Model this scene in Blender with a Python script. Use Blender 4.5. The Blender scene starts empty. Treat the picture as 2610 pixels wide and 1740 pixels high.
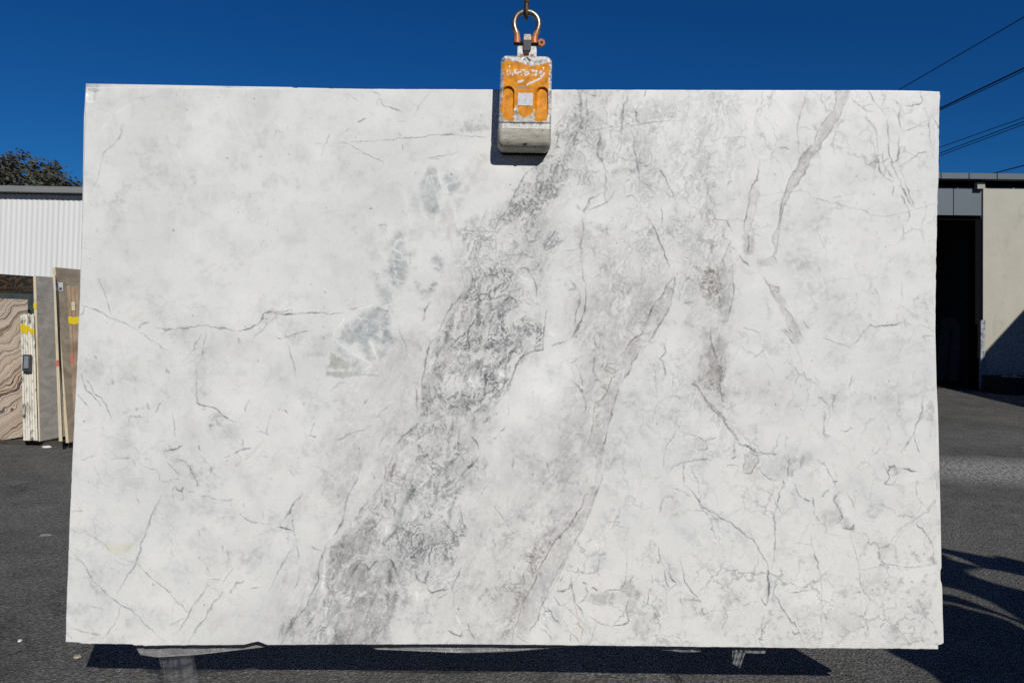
import bpy, bmesh, math, random
import numpy as np
from mathutils import Vector, Matrix, Euler
SC = bpy.context.scene; COL = SC.collection
# ---------------------------------------------------------------- camera, sky, sun, exposure
F = 1885.0; W0, H0 = 2610.0, 1740.0; PX0, PY0 = 1305.0, 760.0      # focal length and principal point, in photo pixels
PITCH, ROLL, CAMZ = math.radians(1.66), .020, 1.5
cd = bpy.data.cameras.new('camera'); cam = bpy.data.objects.new('camera', cd); COL.objects.link(cam)
cd.sensor_width = 36.0; cd.lens = 36.0*F/W0; cd.shift_y = (PY0-H0/2)/W0; cd.clip_start = .05; cd.clip_end = 3000
RM = Matrix.Rotation(math.pi/2+PITCH, 4, 'X') @ Matrix.Rotation(ROLL, 4, 'Z')
cam.matrix_world = Matrix.Translation((0, 0, CAMZ)) @ RM
SC.camera = cam
LD = Vector((-.378, 1.0, -.681))                                    # the way sunlight travels
sun_el = math.atan2(.681, math.hypot(.378, 1)); sun_az = math.atan2(.378, -1.0)
wd = bpy.data.worlds.new('World'); SC.world = wd; wd.use_nodes = True
nt = wd.node_tree; bg = nt.nodes['Background']
sky = nt.nodes.new('ShaderNodeTexSky'); sky.sky_type = 'NISHITA'; sky.sun_disc = False
sky.sun_elevation = sun_el; sky.sun_rotation = sun_az; sky.altitude = 1200; sky.air_density = 1.0; sky.dust_density = 0.0; sky.ozone_density = 4.0
hs = nt.nodes.new('ShaderNodeHueSaturation'); hs.inputs['Saturation'].default_value = 1.25; hs.inputs['Value'].default_value = 1.0
nt.links.new(sky.outputs[0], hs.inputs['Color']); tn = nt.nodes.new('ShaderNodeMix'); tn.data_type = 'RGBA'; tn.blend_type = 'MULTIPLY'; tn.inputs[0].default_value = 1; tn.inputs[7].default_value = (.25, .73, 1.10, 1)
nt.links.new(hs.outputs[0], tn.inputs[6]); nt.links.new(tn.outputs[2], bg.inputs[0]); bg.inputs[1].default_value = .064
sl = bpy.data.lights.new('sun', 'SUN'); sl.energy = 4.9; sl.angle = math.radians(.53); sl.color = (1, .966, .905)
so = bpy.data.objects.new('sun', sl); COL.objects.link(so); so.rotation_euler = LD.to_track_quat('-Z', 'Y').to_euler(); so.location = (6, -12, 14)
SC.view_settings.view_transform = 'Standard'; SC.view_settings.look = 'None'; SC.view_settings.exposure = -.50; SC.view_settings.gamma = 1.0
SC.view_settings.use_curve_mapping = False
SC.cycles.use_denoising = False
SC.cycles.max_bounces = 6; SC.render.filter_size = 1.15
# ---------------------------------------------------------------- helpers
R3 = RM.to_3x3()
def ray(px, py): return R3 @ Vector(((px-PX0)/F, -(py-PY0)/F, -1.0))
def P(px, py, Y):                                                   # point seen at a photo pixel, at depth Y
    d = ray(px, py); return Vector((0, 0, CAMZ)) + d*(Y/d.y)
def G(px, py, z=0.0):
    d = ray(px, py); return Vector((0, 0, CAMZ)) + d*((z-CAMZ)/d.z)
def PL(px, py, o, n):                                               # point seen at a photo pixel, on the plane through o with normal n
    d = ray(px, py); c = Vector((0, 0, CAMZ)); return c + d*((o-c).dot(n)/d.dot(n))
def link(o, parent=None):
    COL.objects.link(o)
    if parent is not None: o.parent = parent
    return o
def tag(o, label=None, cat=None, group=None, kind=None):
    if label: o['label'] = label
    if cat: o['category'] = cat
    if group: o['group'] = group
    if kind: o['kind'] = kind
    return o
def thing(name, label, cat, loc=(0, 0, 0), group=None):
    o = bpy.data.objects.new(name, None); o.empty_display_size = .1; o.location = loc; link(o)
    bpy.context.view_layer.update()
    return tag(o, label, cat, group)
def mesh(name, verts, faces, mat, parent=None, smooth=False, origin=None):
    org = Vector(origin) if origin is not None else (Vector(parent.matrix_world.translation) if parent is not None else Vector((0, 0, 0)))
    pw = org
    m = bpy.data.meshes.new(name); m.from_pydata([tuple(Vector(v)-pw) for v in verts], [], faces); m.validate()
    bm = bmesh.new(); bm.from_mesh(m); bmesh.ops.recalc_face_normals(bm, faces=bm.faces); bm.to_mesh(m); bm.free()
    if smooth:
        for p in m.polygons: p.use_smooth = True
    if mat: m.materials.append(mat)
    o = bpy.data.objects.new(name, m); link(o, parent)
    if parent is None: o.location = org
    return o
def bev(o, w, seg=2):
    b = o.modifiers.new('bevel', 'BEVEL'); b.width = w; b.segments = seg; b.limit_method = 'ANGLE'; b.angle_limit = math.radians(40); return o
class MB:                                                           # collects shapes into one mesh
    def __init__(s): s.v = []; s.f = []
    def add(s, v, f):
        n = len(s.v); s.v += [Vector(q) for q in v]; s.f += [tuple(i+n for i in q) for q in f]; return s
    def box(s, a, b):
        x0, y0, z0 = a; x1, y1, z1 = b
        return s.add([(x0,y0,z0),(x1,y0,z0),(x1,y1,z0),(x0,y1,z0),(x0,y0,z1),(x1,y0,z1),(x1,y1,z1),(x0,y1,z1)],
                     [(0,3,2,1),(4,5,6,7),(0,1,5,4),(1,2,6,5),(2,3,7,6),(3,0,4,7)])
    def prism(s, poly, ext):                                        # planar polygon swept along a vector
        ext = Vector(ext); n = len(poly)
        return s.add([Vector(p) for p in poly]+[Vector(p)+ext for p in poly],
                     [tuple(range(n)), tuple(range(2*n-1, n-1, -1))]+[(i, (i+1) % n, n+(i+1) % n, n+i) for i in range(n)])
    def tube(s, path, rad, k=10, cap=True):
        path = [Vector(p) for p in path]; rs = rad if isinstance(rad, (list, tuple)) else [rad]*len(path); V = []; Fc = []; up = None
        for i, p in enumerate(path):
            t = (path[min(i+1, len(path)-1)]-path[max(i-1, 0)]).normalized()
            if up is None: up = t.orthogonal().normalized()
            up = (up-t*up.dot(t)).normalized(); w = t.cross(up)
            for j in range(k):
                a = 2*math.pi*j/k; V.append(p+(up*math.cos(a)+w*math.sin(a))*rs[i])
        for i in range(len(path)-1):
            for j in range(k): Fc.append((i*k+j, i*k+(j+1) % k, (i+1)*k+(j+1) % k, (i+1)*k+j))
        if cap: Fc += [tuple(range(k-1, -1, -1)), tuple(range((len(path)-1)*k, len(path)*k))]
        return s.add(V, Fc)
    def build(s, name, mat, parent=None, smooth=False): return mesh(name, s.v, s.f, mat, parent, smooth)
def spline(pts, n=6):
    pts = [Vector(p) for p in pts]; out = []
    for i in range(len(pts)-1):
        a = pts[max(i-1, 0)]; b = pts[i]; c = pts[i+1]; d = pts[min(i+2, len(pts)-1)]
        for k in range(n):
            t = k/n; out.append(.5*((2*b)+(c-a)*t+(2*a-5*b+4*c-d)*t*t+(3*b-a-3*c+d)*t**3))
    return out+[pts[-1]]
def lin(c):
    c = [x/255. for x in c]; return tuple(x/12.92 if x <= .04045 else ((x+.055)/1.055)**2.4 for x in c)
class NM:                                                           # small node-material helper
    def __init__(s, name):
        s.m = bpy.data.materials.new(name); s.m.use_nodes = True; s.t = s.m.node_tree; s.b = s.t.nodes['Principled BSDF']
        s.co = s.t.nodes.new('ShaderNodeTexCoord')
    def n(s, kind, **kw):
        q = s.t.nodes.new(kind)
        for k, v in kw.items():
            if hasattr(q, k) and k not in ('Scale',): setattr(q, k, v)
        return q
    def l(s, a, b): s.t.links.new(a, b)
    def noise(s, scale, detail=4, rough=.55, vec=None, dist=0):
        q = s.t.nodes.new('ShaderNodeTexNoise'); q.inputs['Scale'].default_value = scale; q.inputs['Detail'].default_value = detail
        q.inputs['Roughness'].default_value = rough; q.inputs['Distortion'].default_value = dist; s.l(vec or s.co.outputs['Object'], q.inputs['Vector']); return q.outputs['Fac']
    def voro(s, scale, feat='F1', vec=None, out='Distance'):
        q = s.t.nodes.new('ShaderNodeTexVoronoi'); q.feature = feat; q.inputs['Scale'].default_value = scale; s.l(vec or s.co.outputs['Object'], q.inputs['Vector']); return q.outputs[out]
    def mapv(s, scale, rot=(0, 0, 0)):
        q = s.t.nodes.new('ShaderNodeMapping'); q.inputs['Scale'].default_value = scale; q.inputs['Rotation'].default_value = rot; s.l(s.co.outputs['Object'], q.inputs['Vector']); return q.outputs[0]
    def ramp(s, fac, stops):
        q = s.t.nodes.new('ShaderNodeValToRGB'); e = q.color_ramp.elements
        while len(e) < len(stops): e.new(.5)
        for i, (p, c) in enumerate(stops):
            e[i].position = p; c = c if isinstance(c, (tuple, list)) else (c, c, c); e[i].color = tuple(c)+(1,)
        s.l(fac, q.inputs[0]); return q.outputs[0]
    def mix(s, fac, a, b, mode='MIX'):
        q = s.t.nodes.new('ShaderNodeMix'); q.data_type = 'RGBA'; q.blend_type = mode
        for sock, v in ((q.inputs[0], fac), (q.inputs[6], a), (q.inputs[7], b)):
            if isinstance(v, (int, float)): sock.default_value = v
            elif isinstance(v, (tuple, list)): sock.default_value = tuple(v)+(1,)
            else: s.l(v, sock)
        return q.outputs[2]
    def bump(s, h, strength=.3, dist=.01):
        q = s.t.nodes.new('ShaderNodeBump'); q.inputs['Strength'].default_value = strength; q.inputs['Distance'].default_value = dist
        s.l(h, q.inputs['Height']); s.l(q.outputs[0], s.b.inputs['Normal']); return q
    def done(s, col=None, rough=.6, metal=0, spec=None):
        if col is not None:
            if isinstance(col, (tuple, list)): s.b.inputs['Base Color'].default_value = tuple(col)+(1,)
            else: s.l(col, s.b.inputs['Base Color'])
        if isinstance(rough, (int, float)): s.b.inputs['Roughness'].default_value = rough
        else: s.l(rough, s.b.inputs['Roughness'])
        s.b.inputs['Metallic'].default_value = metal
        if spec is not None: s.b.inputs['Specular IOR Level'].default_value = spec
        return s.m
def simple(name, c, rough=.6, metal=0, var=.12, scale=14, bump=.0, spec=None):
    m = NM(name); f = m.noise(scale, 5, .6); lo = tuple(max(0, x*(1-var)) for x in c); hi = tuple(min(1, x*(1+var)) for x in c)
    if bump: m.bump(m.noise(scale*6, 4), bump, .004)
    return m.done(m.ramp(f, [(.3, lo), (.7, hi)]), rough, metal, spec)
def paint_attr(o, name, arr):
    a = o.data.attributes.new(name, 'FLOAT_COLOR', 'POINT'); c = np.ones((len(o.data.vertices), 4), np.float32); c[:, :3] = arr; a.data.foreach_set('color', c.ravel())
# ---------------------------------------------------------------- traced stone figure
# stone figure traced on the slab; one line = tile; entries  width,strength,tint:x,y x,y ...
# tint g grey, n brown, p pink taupe, b blue grey, o orange, w white
VE = {
'A1': """4,.10,g:590,195 585,260 575,310 550,350|7,.16,g:500,370 500,420 470,490 430,550 380,580 345,620 330,690 300,790 265,890 235,950|12,.14,g:495,400 475,480 455,520|4,.08,g:560,190 640,165 760,140|4,.1,g:960,100 940,130 935,190|4,.08,g:1020,100 1000,150|4,.12,g:1720,1170 1690,1240|6,.16,g:1690,1350 1660,1380 1640,1420|5,.16,g:1870,400 1862,420|6,.12,g:1860,470 1780,440 1770,490|3,.22,g:1630,655 1670,653|7,.35,g:250,112 285,104 315,95|8,.2,g:285,60 290,95|7,-.05,w:880,460 950,580 1000,690 1020,730|9,-.05,w:1400,280 1470,400 1540,520|9,-.05,w:300,440 400,330 560,215|4,.12,n:620,930 640,935|5,.10,y:655,960 668,1040|5,.14,g:1590,1420 1590,1435|4,.1,g:300,1240 280,1290|4,.1,g:160,1420 260,1430""",
'A2': """5,.2,g:600,125 650,150 670,175 685,205|5,.2,g:810,105 850,125 875,150|5,.3,g:845,180 882,170 885,205 910,232 960,245 1010,268 1070,290|4,.2,g:840,215 850,180|4,.15,g:1290,115 1230,195 1190,245 1160,310|7,.4,g:690,372 740,345 765,330|4,.2,g:540,480 580,455 630,410|3,.26,g:510,540 600,535 700,525 800,522 920,515 1010,502 1150,495 1260,483 1370,465 1440,467 1500,475 1540,485 1640,488 1790,480|7,.3,n:1390,478 1440,467 1500,472 1540,485|3,.12,g:340,548 510,540|3,.22,g:545,520 620,550 700,595 770,632 850,665 900,695 905,730|4,.26,g:470,462 450,490 430,530 410,570 400,610 385,640|3,.1,g:775,265 830,320 870,360|4,.2,g:1040,455 1060,480|4,.2,g:1065,550 1068,600|4,.2,g:1260,660 1290,668 1340,658 1410,640 1520,620|4,.18,g:1300,672 1375,675|3,.12,g:1020,360 1090,365|4,.2,g:860,1222 945,1215|6,.2,g:1510,830 1550,870|7,-.1,w:1300,800 1340,930 1375,1080|7,-.09,w:1360,750 1380,850 1390,920|5,-.1,w:1430,840 1440,960|6,-.1,w:950,1395 1010,1345 1040,1340|5,-.09,w:960,1400 1050,1460 1120,1520|4,-.08,w:1265,790 1290,900 1320,1000|4,.2,g:1130,1430 1138,1560|5,-.08,w:1500,1060 1510,1180|8,.2,g:1510,1290 1560,1260 1620,1270 1680,1255|6,.25,g:1580,1360 1600,1290 1650,1300|6,.22,g:1780,1080 1760,1130 1720,1200|7,.25,g:1830,1230 1890,1170 1930,1190|5,-.06,w:1190,1190 1240,1160 1320,1150|9,-.05,w:1080,900 1100,1100 1150,1250""",
'A3': """12,.22,g:760,95 790,200 780,280 790,360 740,480 700,560|9,.25,g:835,120 830,220 850,300 830,400 800,460|9,.3,g:940,430 940,500 915,570 930,640 980,720 1000,830 985,900 970,950|20,.2,b:935,430 940,540 920,620|8,.26,g:1160,105 1175,180 1140,250 1135,330 1125,400 1130,480|8,.36,g:1215,230 1250,290 1240,350 1270,370 1260,330|14,.3,b:1200,430 1235,500 1225,580 1250,650 1260,740 1270,850|6,.28,g:1330,95 1325,150|5,.2,g:1270,850 1330,890 1380,940 1440,980|6,.28,g:1430,750 1490,820 1530,910 1570,1000|12,.2,g:1280,620 1280,700 1360,740|3,.26,g:550,470 650,450 790,435 920,425 1000,410 1120,400 1250,382 1400,365 1520,352 1620,352|13,.28,g:970,940 930,960 860,1000 840,1060 810,1110 820,1150|9,.3,g:1010,900 980,960 1000,1030 920,1060 860,1090|10,.25,g:1080,930 1040,980 1000,1040|16,.2,p:800,1150 800,1200 810,1250 800,1310 780,1390 790,1450 785,1568|6,.28,g:760,1050 780,1100|6,.38,p:1340,1150 1380,1220 1430,1320 1460,1400 1480,1470 1525,1560|5,.3,g:1460,1060 1465,1120 1455,1190|6,.28,g:1150,980 1220,970 1260,1020|8,.12,p:1680,110 1690,200 1680,290 1640,360 1620,400|8,.1,p:1560,110 1560,200 1480,280|5,.22,g:1870,970 1900,1040 1880,1100 1900,1160|5,.12,g:1850,650 1840,760 1820,870|9,.32,b:480,1420 500,1380 540,1320 580,1270|6,.3,g:470,1440 520,1430 560,1400 600,1350|5,.28,g:660,1440 730,1435|11,.28,g:160,1470 250,1470 310,1440|6,.28,g:240,1390 220,1450|5,.25,g:0,1240 50,1180 100,1170 150,1130 180,1080|6,.3,g:180,1080 230,980 280,860 320,800 390,740|5,.25,g:700,240 660,310 560,400|6,.24,g:980,240 1010,290 1000,360 990,410|6,.2,g:1040,250 1030,330|5,.2,g:1120,480 1130,540|9,.2,g:700,560 660,640 640,740 610,830|9,.16,p:480,820 440,960 420,1080|6,.2,g:320,830 300,960 350,880|5,.18,g:530,840 540,950|5,.25,g:1090,660 1170,690 1220,670|6,-.12,w:770,220 770,300 750,350|6,-.12,w:540,640 600,620 660,560|5,-.1,w:560,730 590,660 640,600|6,.2,g:790,890 830,880|7,.3,g:770,985 780,995|5,.16,g:1690,1060 1800,1120|5,.14,g:1500,1160 1620,1200 1720,1290""",
'A4': """6,.3,g:1080,105 1080,200 1060,265 1020,300 970,380 930,460 890,550 830,610 790,640 760,740 700,820 670,900 650,970 620,1080 610,1170 600,1250 560,1300 545,1350 570,1400 560,1470|6,.26,g:1195,105 1190,160 1150,230 1110,320 1050,420 980,510 950,580 880,660 820,780 760,870 720,930 690,990 650,1050 625,1150 610,1260 590,1360 580,1470|7,.25,p:830,105 820,190 790,270 770,350 755,440 765,500 765,570 780,630|6,.26,g:960,105 965,200 1000,260 1050,270|6,.24,g:990,190 1050,150|8,.2,g:890,390 930,440|8,.22,g:1210,160 1250,210 1300,235 1340,270 1420,280|4,.2,g:1300,225 1420,215|5,.25,g:1350,105 1385,170 1450,240 1500,310|4,.24,g:1490,120 1465,240|4,.2,g:1470,250 1530,245|6,.25,g:1540,170 1590,190 1620,230 1610,300 1605,380 1630,440|4,.3,p:1630,225 1720,228 1790,215 1800,180 1785,105|4,.2,g:1690,180 1720,150|4,.3,g:1630,440 1740,405 1780,375 1870,350|6,.25,g:1875,310 1850,390 1860,450 1865,560 1885,600|5,.25,g:1880,320 1895,340 1920,380 1940,430|5,.32,g:1885,600 1850,620 1760,630 1690,680 1600,735|7,.32,g:1505,350 1510,440 1525,520 1515,600 1530,660 1550,720 1590,800 1610,850|9,.3,g:1600,490 1600,620 1590,680 1560,700|7,.25,g:1325,310 1340,350 1380,390 1410,430 1425,540 1430,640|6,.28,g:1470,630 1475,700 1500,680 1520,670|6,.28,g:1435,690 1450,780 1490,830 1540,855 1560,840|8,.22,g:1490,740 1530,790 1550,830|8,.32,g:1610,840 1620,900 1650,950 1680,1010 1700,1050 1740,1085|6,.28,g:1640,850 1680,930 1710,1020 1735,1080|6,.22,g:1560,880 1555,980|10,.26,g:1630,980 1670,1060 1680,1120|8,.24,g:1680,1090 1690,1150 1670,1200|5,.2,g:1610,1140 1605,1170|4,.18,g:440,970 590,965 700,950 780,930 850,945 880,990 980,1025 1080,1045 1200,1080 1300,1100 1390,1140 1490,1150 1600,1130 1720,1095 1900,1045|4,.15,g:1640,1240 1655,1340|6,.34,n:455,670 440,760 430,850 380,890 360,960 350,1060 325,1160 320,1250 320,1290|4,.22,p:435,940 420,1020 400,1120 380,1230 400,1310 450,1300|6,.3,g:350,1290 350,1440|6,.25,g:30,970 50,1040 120,1050|5,.24,g:50,1100 70,1160 180,1190 210,1260 240,1290|7,.22,n:210,1340 170,1420 140,1500 120,1568|8,.3,g:270,1470 320,1530 370,1568|9,.22,g:460,1530 500,1510 560,1480 600,1530|5,.22,n:170,900 190,860 220,850|4,.24,g:400,400 410,320 430,260 460,215|5,.12,g:470,110 465,215|7,.15,g:550,110 545,190|5,.24,g:600,580 640,575 690,590|4,.2,g:690,690 725,755|3,.12,g:450,520 450,470 510,430|3,.14,g:90,200 130,340 150,490|3,.14,g:80,495 370,495|5,.2,g:770,420 830,410 880,430|5,.2,g:560,790 570,810|6,.16,g:1060,1000 1120,980|6,.2,g:840,870 870,880|5,.16,g:480,320 510,330|9,.1,g:570,370 600,400|5,.15,g:1780,460 1820,470""",
'B1': """4,.26,g:300,110 340,190 355,260 380,310 400,400|5,.28,g:140,320 200,335 290,365 380,405 430,435 500,465 560,495 620,525|4,.2,g:180,330 165,390 135,415|4,.2,g:640,540 680,565 750,615 830,670 880,700|6,.28,g:620,525 645,490 690,475 715,470|6,.32,g:765,515 870,518 1000,508 1080,500 1200,490 1290,505 1380,520 1460,535|9,.4,g:1460,535 1540,510 1590,490 1640,455 1665,410 1675,380 1740,378 1800,388|6,.32,g:1800,388 1880,398 1960,395|3,.2,g:1720,375 1850,365 1910,355 1915,375 1890,390|4,.24,g:1640,455 1690,460 1700,480 1650,540 1600,580 1580,630|4,.15,g:1710,470 1800,395|4,.2,g:1195,500 1185,600 1160,740 1140,805|5,.2,g:1145,575 1090,680 1040,750|4,.2,g:1070,690 1110,678|7,.26,g:1475,590 1460,645|4,.2,g:1780,595 1820,595|4,.22,g:1855,545 1865,585 1960,560|4,.16,g:1870,620 1900,730 1930,870 1945,930|7,.42,g:855,840 875,885|5,.3,g:875,865 887,890|4,.15,g:1110,830 1115,940 1105,1040|6,.25,g:1105,1040 1115,1120 1165,1145|9,.36,g:1115,1125 1165,1145 1240,1165 1290,1200 1340,1245 1390,1275|5,.3,g:1390,1275 1450,1290|6,.28,g:150,880 175,960 200,1020 250,1060 290,1120 310,1170|6,.32,g:200,940 240,990 265,1050 320,1090 360,1150 390,1220 410,1270|6,.24,g:120,1055 165,1100 200,1150 225,1190|4,.24,g:700,1130 720,1190|4,.24,g:810,1130 795,1180 775,1210|4,.28,g:1540,1110 1510,1180 1510,1210|4,.22,g:1735,1230 1710,1310 1690,1380 1720,1400|4,.2,g:1620,1365 1720,1400|4,.18,g:910,1210 930,1330 930,1410|8,.36,g:850,1560 855,1530 920,1515 970,1490 1000,1490|6,.28,g:1130,1490 1145,1530|6,.28,g:1420,1560 1500,1515 1570,1500|6,.18,g:1490,1440 1495,1490|5,.24,g:1840,1190 1860,1220|6,.15,g:150,1360 270,1355|6,.26,g:160,1285 180,1280|3,.12,g:1250,1390 1270,1460|4,.15,g:600,1500 640,1560|9,.2,g:270,740 290,770|9,.2,g:600,1180 620,1200|9,.22,g:640,1230 650,1260|8,.2,g:1210,1330 1250,1310|9,.16,g:420,920 425,980|6,.18,g:1170,1180 1200,1190|7,.15,g:1150,1040 1190,1060|5,.2,g:1200,1370 1215,1360|6,.18,g:560,1240 690,1250|7,.15,g:840,1050 870,1045|8,-.05,w:430,930 560,960 620,1000|9,-.04,w:1100,1080 1120,1200 1200,1260""",
'B2': """6,.32,g:0,385 90,390 160,395 250,385 400,383 580,385|3,.2,g:40,380 150,355 150,380 125,390|7,.34,n:625,355 700,343|4,.22,g:20,595 60,600|4,.22,g:95,555 100,585 200,552 330,530|4,.16,g:105,620 140,730 170,840 190,940|5,-.1,w:800,430 940,490|8,-.12,w:750,560 820,680 850,770|9,-.1,w:510,620 600,680 700,760 800,815|7,-.09,w:700,345 820,320 980,345|5,-.08,w:580,540 640,580|7,-.1,w:820,655 930,630 990,590|8,-.09,w:560,640 480,650 500,520 580,430|8,-.08,w:850,780 800,830 700,870|9,.34,g:1300,290 1260,350 1250,400|9,.3,g:1255,405 1235,455|4,.22,g:1040,480 1045,560 1080,640 1100,720 1135,810|6,.28,g:1095,745 1080,785|11,.36,g:745,1130 765,1110 778,1095|5,.28,g:350,1290 310,1340 300,1390|6,.28,g:285,1400 340,1420|6,.3,g:510,1442 570,1430 600,1400 650,1383|4,.2,g:650,1383 750,1345 830,1310|4,.2,g:240,1130 235,1160|4,.2,g:200,1100 215,1080|5,.25,g:75,1190 100,1220|6,.15,g:450,1040 530,980 610,940|3,.12,g:380,960 340,1060|4,.2,g:960,1380 890,1440 860,1510|6,.36,g:1580,210 1500,290 1450,350 1410,430 1370,530|6,.3,p:1330,600 1280,680 1250,800 1240,900 1230,1000 1225,1100|5,.24,p:1300,640 1260,760 1245,850|14,.34,b:1750,860 1755,960 1745,1060 1700,1120 1690,1180|7,.42,b:1740,350 1690,420 1630,500 1600,580 1620,700|20,.24,g:1490,480 1440,560 1420,640 1360,720 1340,800|4,.28,g:1560,0 1560,80 1580,190|8,.28,g:1590,0 1640,60 1660,130|9,.26,g:1480,1230 1470,1400 1440,1500 1420,1568|8,.28,g:1540,1330 1530,1500 1530,1568|5,.22,g:1730,1300 1800,1270|6,.3,g:1840,1410 1830,1430|13,.3,g:1210,1295 1140,1350 1070,1400 1040,1450 1000,1490|10,.34,b:1650,1410 1690,1470 1700,1520|8,.28,g:1580,1240 1610,1180|8,.25,g:1880,1100 1960,980 1940,920|9,.26,g:1590,900 1570,960 1600,880|7,.28,g:1680,180 1740,150 1790,80|8,.3,g:1850,180 1900,140|6,.28,g:1740,30 1760,80 1840,60 1890,30|8,.25,g:1500,860 1440,940|6,.25,g:1560,1060 1640,1100 1600,1150|14,-.18,w:1620,930 1660,1000|14,-.14,w:1880,880 1900,900|9,-.14,w:1400,700 1340,760|9,-.12,w:1580,620 1500,780 1440,840|7,-.1,w:1370,1180 1430,1230|16,-.14,w:1850,230 1890,200|8,.22,p:1170,1000 1180,1080 1190,1240|7,.15,p:1150,965 1200,970|5,.2,g:1880,1370 1920,1330|6,.15,g:850,1260 900,1200 960,1150""",
'B3': """7,.4,b:500,370 480,440 478,560 468,690 360,705 300,740 260,800 240,860 200,940 160,1000 130,1040|8,.3,g:260,20 330,15 360,70 400,120 420,200 425,290|8,.32,g:60,210 100,160 150,130|12,.25,b:440,70 465,0|10,.34,g:120,330 150,280 190,255 240,270 255,340|10,.3,g:790,0 800,80 820,150|9,.36,g:820,150 822,300 815,380 790,460 740,540 710,600|10,.26,g:770,210 770,280 750,400 740,490|17,.34,b:790,490 740,560 710,600|7,.28,g:710,600 640,630 530,660|10,.3,g:630,630 660,625|10,.22,g:700,120 740,180 660,190|6,.42,n:1560,80 1500,150 1470,230 1400,300 1370,350 1350,430 1320,490 1295,550 1220,600 1170,680 1110,740|6,.36,n:1110,890 1040,920 1020,1000 970,1100 920,1130 895,1200 890,1300 860,1420 845,1500|8,.28,g:1555,30 1565,130 1555,230 1540,310 1490,400 1440,480 1390,570 1330,650 1280,700|5,.36,g:1280,700 1210,800 1190,870 1160,920 1125,980|5,.34,g:1100,1010 1070,1130 1040,1240 1015,1320 1000,1410 960,1560|8,.25,g:890,590 920,660|8,.32,g:910,720 890,800 885,870 905,920|6,.2,g:700,800 760,760|5,.2,g:870,690 910,700|8,.26,g:890,960 910,940 960,960|6,.28,g:700,930 770,990 800,1060 825,1120 830,1190 800,1240|14,.26,g:790,1010 798,1050|5,.25,g:800,930 805,990|6,.18,g:740,800 780,870 800,940|6,.22,g:1040,620 1090,680|5,.2,n:1240,460 1220,500|4,.2,n:1240,460 1320,470|7,.24,g:1470,640 1500,700 1450,760 1480,800 1500,880|5,.24,g:1570,835 1640,815|5,.28,n:1870,520 1870,620 1890,700|5,.26,n:1850,870 1770,960|10,.26,g:1700,960 1750,1000 1800,1060 1880,1180 1960,1260|4,.22,g:1620,1280 1600,1340 1560,1400 1500,1480 1480,1568|7,.28,g:1700,1395 1760,1405|6,.34,g:1840,1440 1920,1410|7,.25,g:1720,1430 1780,1420 1830,1450 1840,1510 1770,1530 1710,1480|5,.2,g:150,1340 120,1370|5,.26,g:80,1400 60,1430|4,.12,g:180,1140 170,1280|9,.3,b:190,920 150,960 110,1060|8,.26,g:0,1280 40,1250|12,-.16,w:110,900 150,900|14,-.12,w:520,540 560,570|14,-.12,w:280,80 340,110|6,.25,g:1000,850 1050,890 1090,860 1000,820|6,.25,g:1060,800 1010,800 980,850|9,.25,g:1480,820 1500,900|5,.16,g:860,540 830,600 780,700|8,.3,g:1720,970 1750,1000|5,.24,g:1910,1190 1950,1240|7,.3,g:1540,180 1555,200|5,.2,g:1640,50 1700,110 1780,160 1810,250|5,.2,g:1600,330 1720,280|4,.22,g:380,1020 385,1050|5,.2,g:1170,1130 1130,1150|4,.12,g:1300,1240 1310,1300 1230,1420|5,.15,g:640,1370 690,1380""",
'B4': """5,.32,g:215,0 222,90 237,180 220,270 205,350 180,470|7,.28,p:40,510 35,600 60,700 100,800 130,880 110,960 120,1060 135,1160|12,.18,p:0,1110 60,1160 130,1230 180,1330 240,1400 270,1470|4,.32,g:100,1200 150,1280 210,1370|7,.32,g:245,1460 290,1480 360,1500 420,1540 600,1560|7,.32,g:230,1480 240,1560|5,.32,g:0,1450 60,1430 100,1410|5,.28,g:480,90 540,210 600,310|5,.28,g:660,350 700,400 740,450|6,.28,g:550,160 605,170 600,220 560,200|5,.26,g:810,455 860,525|4,.2,g:640,535 690,580 730,640|5,.18,g:300,500 370,520 450,545|4,.26,g:970,580 1040,610 1090,635 1190,670 1205,700|4,.25,g:1230,650 1290,575 1330,520|6,.32,g:1330,520 1370,490 1500,492 1640,465|4,.2,g:1650,460 1680,500|4,.2,g:1780,480 1850,510 1900,550|4,.24,g:1890,580 1800,580 1830,620 1860,610|5,.13,g:1630,130 1635,300|5,.26,g:1215,900 1210,950 1190,1010|7,.1,g:900,910 930,960 960,1050|6,.26,g:920,1090 960,1090 1000,1130 1020,1160|8,.2,g:985,1200 980,1300 985,1400 1020,1410|5,.26,g:1130,1355 1170,1365 1200,1335 1240,1345|6,.38,g:1805,1100 1800,1180 1770,1270 1735,1350 1730,1390 1690,1450 1630,1545|5,.28,g:1735,1390 1750,1470 1775,1568|4,.16,g:1800,870 1820,940 1830,1010|4,.12,g:760,700 800,790 800,870|5,.15,g:700,870 730,875|7,.2,g:1140,520 1130,570|8,.18,g:1410,170 1430,230|7,.2,g:1500,460 1510,465|9,.15,g:1240,220 1260,250|9,.14,g:1350,380 1380,440|6,.16,g:780,980 790,1000|7,.16,g:440,740 470,750|7,.15,g:1515,1330 1520,1350|5,.2,g:1380,1520 1375,1540|5,.18,g:890,1150 910,1160|6,.2,g:640,510 700,560|7,.26,g:770,520 790,600|5,.2,g:670,480 720,560""",
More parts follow.
